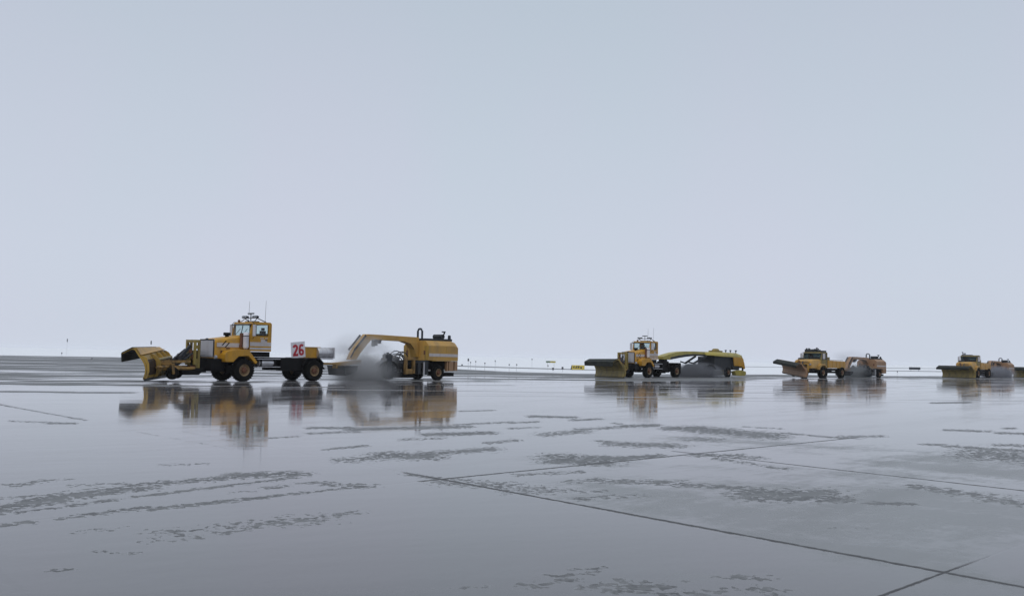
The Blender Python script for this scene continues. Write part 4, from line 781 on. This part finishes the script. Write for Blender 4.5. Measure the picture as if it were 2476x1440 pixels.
# ---------------------------------------------------------------- signs and markers in the snow
def box_sign(px0, px1, py0, py1, gpy, label, faces, marks=None, slant=0):
    pm = (px0 + px1) / 2; g = gnd(pm, gpy); Y = g[1]
    A = at_depth(px0, py0, Y); B = at_depth(px1, py1, Y); w_ = B[0] - A[0]; zt = A[2]; zb = B[2]
    t = empty('airfield_sign', (g[0], g[1], 0)); x0 = -w_ / 2
    for f0, f1, m_ in faces:
        q = MB(); xa, xb = x0 + w_ * f0, x0 + w_ * f1
        q.prism([(xa, zb), (xb, zb), (xb, zt), (xa + (slant if f0 == 0 else 0), zt)], -.15, .15); q.build('sign_face', M[m_], t)
    if marks:
        q = MB()
        for m_ in marks: q.prism([(x0 + w_ * u, zb + (zt - zb) * v) for u, v in m_], -.158, -.151)
        q.build('legend', M['sgn_k'], t)
    for f in (.15, .85):
        q = MB(); q.box(x0 + w_ * f - .025, x0 + w_ * f + .025, -.025, .025, 0, zb); q.build('leg', M['white'] if zb > .6 else M['dark'], t)
    tag(t, label, 'airfield sign', 'airfield signs in the snow')
box_sign(1379.5, 1413, 882, 893.2, 894.5, 'yellow airfield sign with black marks, left of the second truck', [(0, .08, 'sgn_k'), (.08, 1, 'sgn_y')],
         [[(.12, .45), (.28, .85), (.28, .3)], [(.33, .25), (.42, .25), (.50, .8), (.42, .85)], [(.50, .3), (.58, .3), (.66, .75), (.55, .85)], [(.68, .25), (.82, .25), (.82, .6), (.7, .7)]], slant=.2)
box_sign(1320, 1343, 872, 876.6, 888, 'slim green and yellow airfield sign raised on legs above the snow', [(0, .45, 'sgn_g'), (.45, 1, 'lime')])
box_sign(2198.5, 2225, 887, 893.4, 897, 'black oblong airfield sign left of the rightmost whole truck', [(0, 1, 'sgn_k')])

def stake(px, top, hb, gpy, hw, label, kindname='marker_stake'):
    g = gnd(px, gpy); Y = g[1]; zt = at_depth(px, top, Y)[2]; zb = at_depth(px, hb, Y)[2]; r_ = hw * Y / FPX
    t = empty(kindname, (g[0], g[1], 0)); p = MB(); p.tube([(0, 0, 0), (0, 0, zb)], .022, 6); p.build('pole', M['grey'], t)
    q = MB(); q.lathe([(.001, zt - zb), (r_ * .8, (zt - zb) * .95), (r_, (zt - zb) * .5), (r_ * .9, 0), (.001, 0)], (0, 0, zb), 'z', 10); q.build('head', M['head'], t)
    tag(t, label, 'marker stake', 'marker stakes along the snow edge')
for a in [(161, 818, 826, 858, 1.1, 'tall thin marker stake left of the leading plow, standing highest above the snow'), (149, 851.5, 855, 862, 1.4, 'short dark marker stake on the snow edge far left of the leading plow'),
          (222, 864.5, 867.5, 872, 1.2, 'small dark marker standing on the wet pavement left of the leading plow'), (364, 823, 832, 862, 1.6, 'faint tall marker stake directly above the leading truck plow blade'),
          (1132, 866, 872.5, 892, 2, 'marker stake with the largest dark head, nearest the amber broom'), (1137.5, 874, 877, 893, 1.2, 'low marker stake just right of the largest-headed stake'),
          (1150, 872, 875, 894, 1.4, 'marker stake with small head between the amber broom and the taller bent pair'), (1172, 876, 879, 897, 1.6, 'marker stake with a short cap reaching down to the pavement edge'),
          (1197, 870.5, 874, 895, 1.2, 'thin high marker stake standing alone midway behind the broom and sign'), (1231, 879.5, 882.5, 897.5, 1.6, 'left one of two low marker stakes set close together on the pavement edge'),
          (1249, 879.5, 882.5, 898, 1.6, 'right one of two low marker stakes set close together on the pavement edge'), (1286, 867, 869.5, 892, 1.6, 'highest small-headed marker stake left of the slim green and yellow sign'),
          (1325, 882, 885, 896, 1.4, 'marker stake standing below the slim green and yellow sign'), (1337, 888, 894, 899, 2.6, 'squat dark edge light to the right below the slim sign'),
          (1360, 886, 893, 899, 2.6, 'squat dark edge light just left of the yellow sign'), (1117, 880, 883, 886, 2.2, 'low dark lump marker beside the rear of the amber broom'), (2170, 896, 899.5, 906, 1.2, 'tiny marker stake right of the orange broom on the snow')]:
    stake(*a)

# ---------------------------------------------------------------- water spray thrown up by the brooms
def spray(name, loc, rad, dens, col, rz=0, lo=.42, hi=.75, sc=1.1):
    m = bpy.data.materials.new('spray'); m.use_nodes = True; n = m.node_tree.nodes; k = m.node_tree.links.new; n.clear()
    o_ = n.new('ShaderNodeOutputMaterial'); v = n.new('ShaderNodeVolumePrincipled'); v.inputs['Color'].default_value = (*col, 1); v.inputs['Anisotropy'].default_value = .1  # water_spray gets a darkened albedo: its shade is put into the colour
    t = n.new('ShaderNodeTexCoord'); ln = n.new('ShaderNodeVectorMath'); ln.operation = 'LENGTH'; k(t.outputs['Object'], ln.inputs[0])
    r = n.new('ShaderNodeMapRange'); r.interpolation_type = 'SMOOTHSTEP'; r.inputs['From Min'].default_value = 1.0; r.inputs['From Max'].default_value = .0; k(ln.outputs['Value'], r.inputs['Value'])
    a = n.new('ShaderNodeTexNoise'); a.inputs['Scale'].default_value = sc; a.inputs['Detail'].default_value = 3; k(t.outputs['Object'], a.inputs['Vector'])
    r2 = n.new('ShaderNodeMapRange'); r2.inputs['From Min'].default_value = lo; r2.inputs['From Max'].default_value = hi; k(a.outputs[0], r2.inputs['Value'])
    x = n.new('ShaderNodeMath'); x.operation = 'MULTIPLY'; k(r.outputs[0], x.inputs[0]); k(r2.outputs[0], x.inputs[1])
    y = n.new('ShaderNodeMath'); y.operation = 'MULTIPLY'; y.inputs[1].default_value = dens; k(x.outputs[0], y.inputs[0]); k(y.outputs[0], v.inputs['Density']); k(v.outputs[0], o_.inputs['Volume'])
    bm = bmesh.new(); bmesh.ops.create_icosphere(bm, subdivisions=3, radius=1); me = bpy.data.meshes.new(name); bm.to_mesh(me); bm.free(); me.materials.append(m)
    o = bpy.data.objects.new(name, me); COL.objects.link(o); o.location = loc; o.scale = rad; o.rotation_euler = (0, 0, rz); tag(o, kind='stuff'); return o
def loc_on(t, x, y, z): return t.matrix_basis @ Vector((x, y, z))
def P_on(o, x, y, z):
    c, s_ = math.cos(o.rotation_euler[2]), math.sin(o.rotation_euler[2]); return (o.location[0] + c * x - s_ * y, o.location[1] + s_ * x + c * y, z)
spray('water_spray', P_on(t1, -8.95, .9, .42), (2.4, 2.9, 1.45), 2.5, (.60, .61, .63), heading(42), .25, .6)
spray('fine_mist', P_on(t1, -9.5, .3, 1.6), (3.2, 2.7, 2.1), 1.5, (.80, .81, .84), heading(42), .42, .72, 1.9)
spray('water_spray', P_on(t2, -9.4, .9, .35), (3.7, 2.8, 1.35), 4.5, (.30, .31, .34), heading(42), .25, .6)
spray('water_spray', P_on(t3, -9.8, .6, .6), (3.4, 2.6, 1.3), 1.4, (.42, .44, .46), heading(42), .25, .6)
spray('fine_mist', P_on(t3, -10.0, .0, 2.4), (3, 3, 1.3), .25, (.5, .52, .55), heading(42), .3, .7)
spray('water_spray', P_on(t4, -9.4, 1.0, .5), (3.8, 3.0, 1.5), 2.6, (.42, .43, .48), heading(42), .25, .6)

# ---------------------------------------------------------------- air
hz = MB(); hz.box(-3300, 3300, -400, 4000, -1.1, 9.0)
hm = bpy.data.materials.new('haze'); hm.use_nodes = True; n = hm.node_tree.nodes; n.clear(); o_ = n.new('ShaderNodeOutputMaterial'); v = n.new('ShaderNodeVolumePrincipled')
v.inputs['Color'].default_value = (.93, .95, .98, 1); v.inputs['Density'].default_value = .0002; hm.node_tree.links.new(v.outputs[0], o_.inputs['Volume'])
HAZE = True
if HAZE:
    ho = hz.build('haze', hm); tag(ho, kind='stuff')
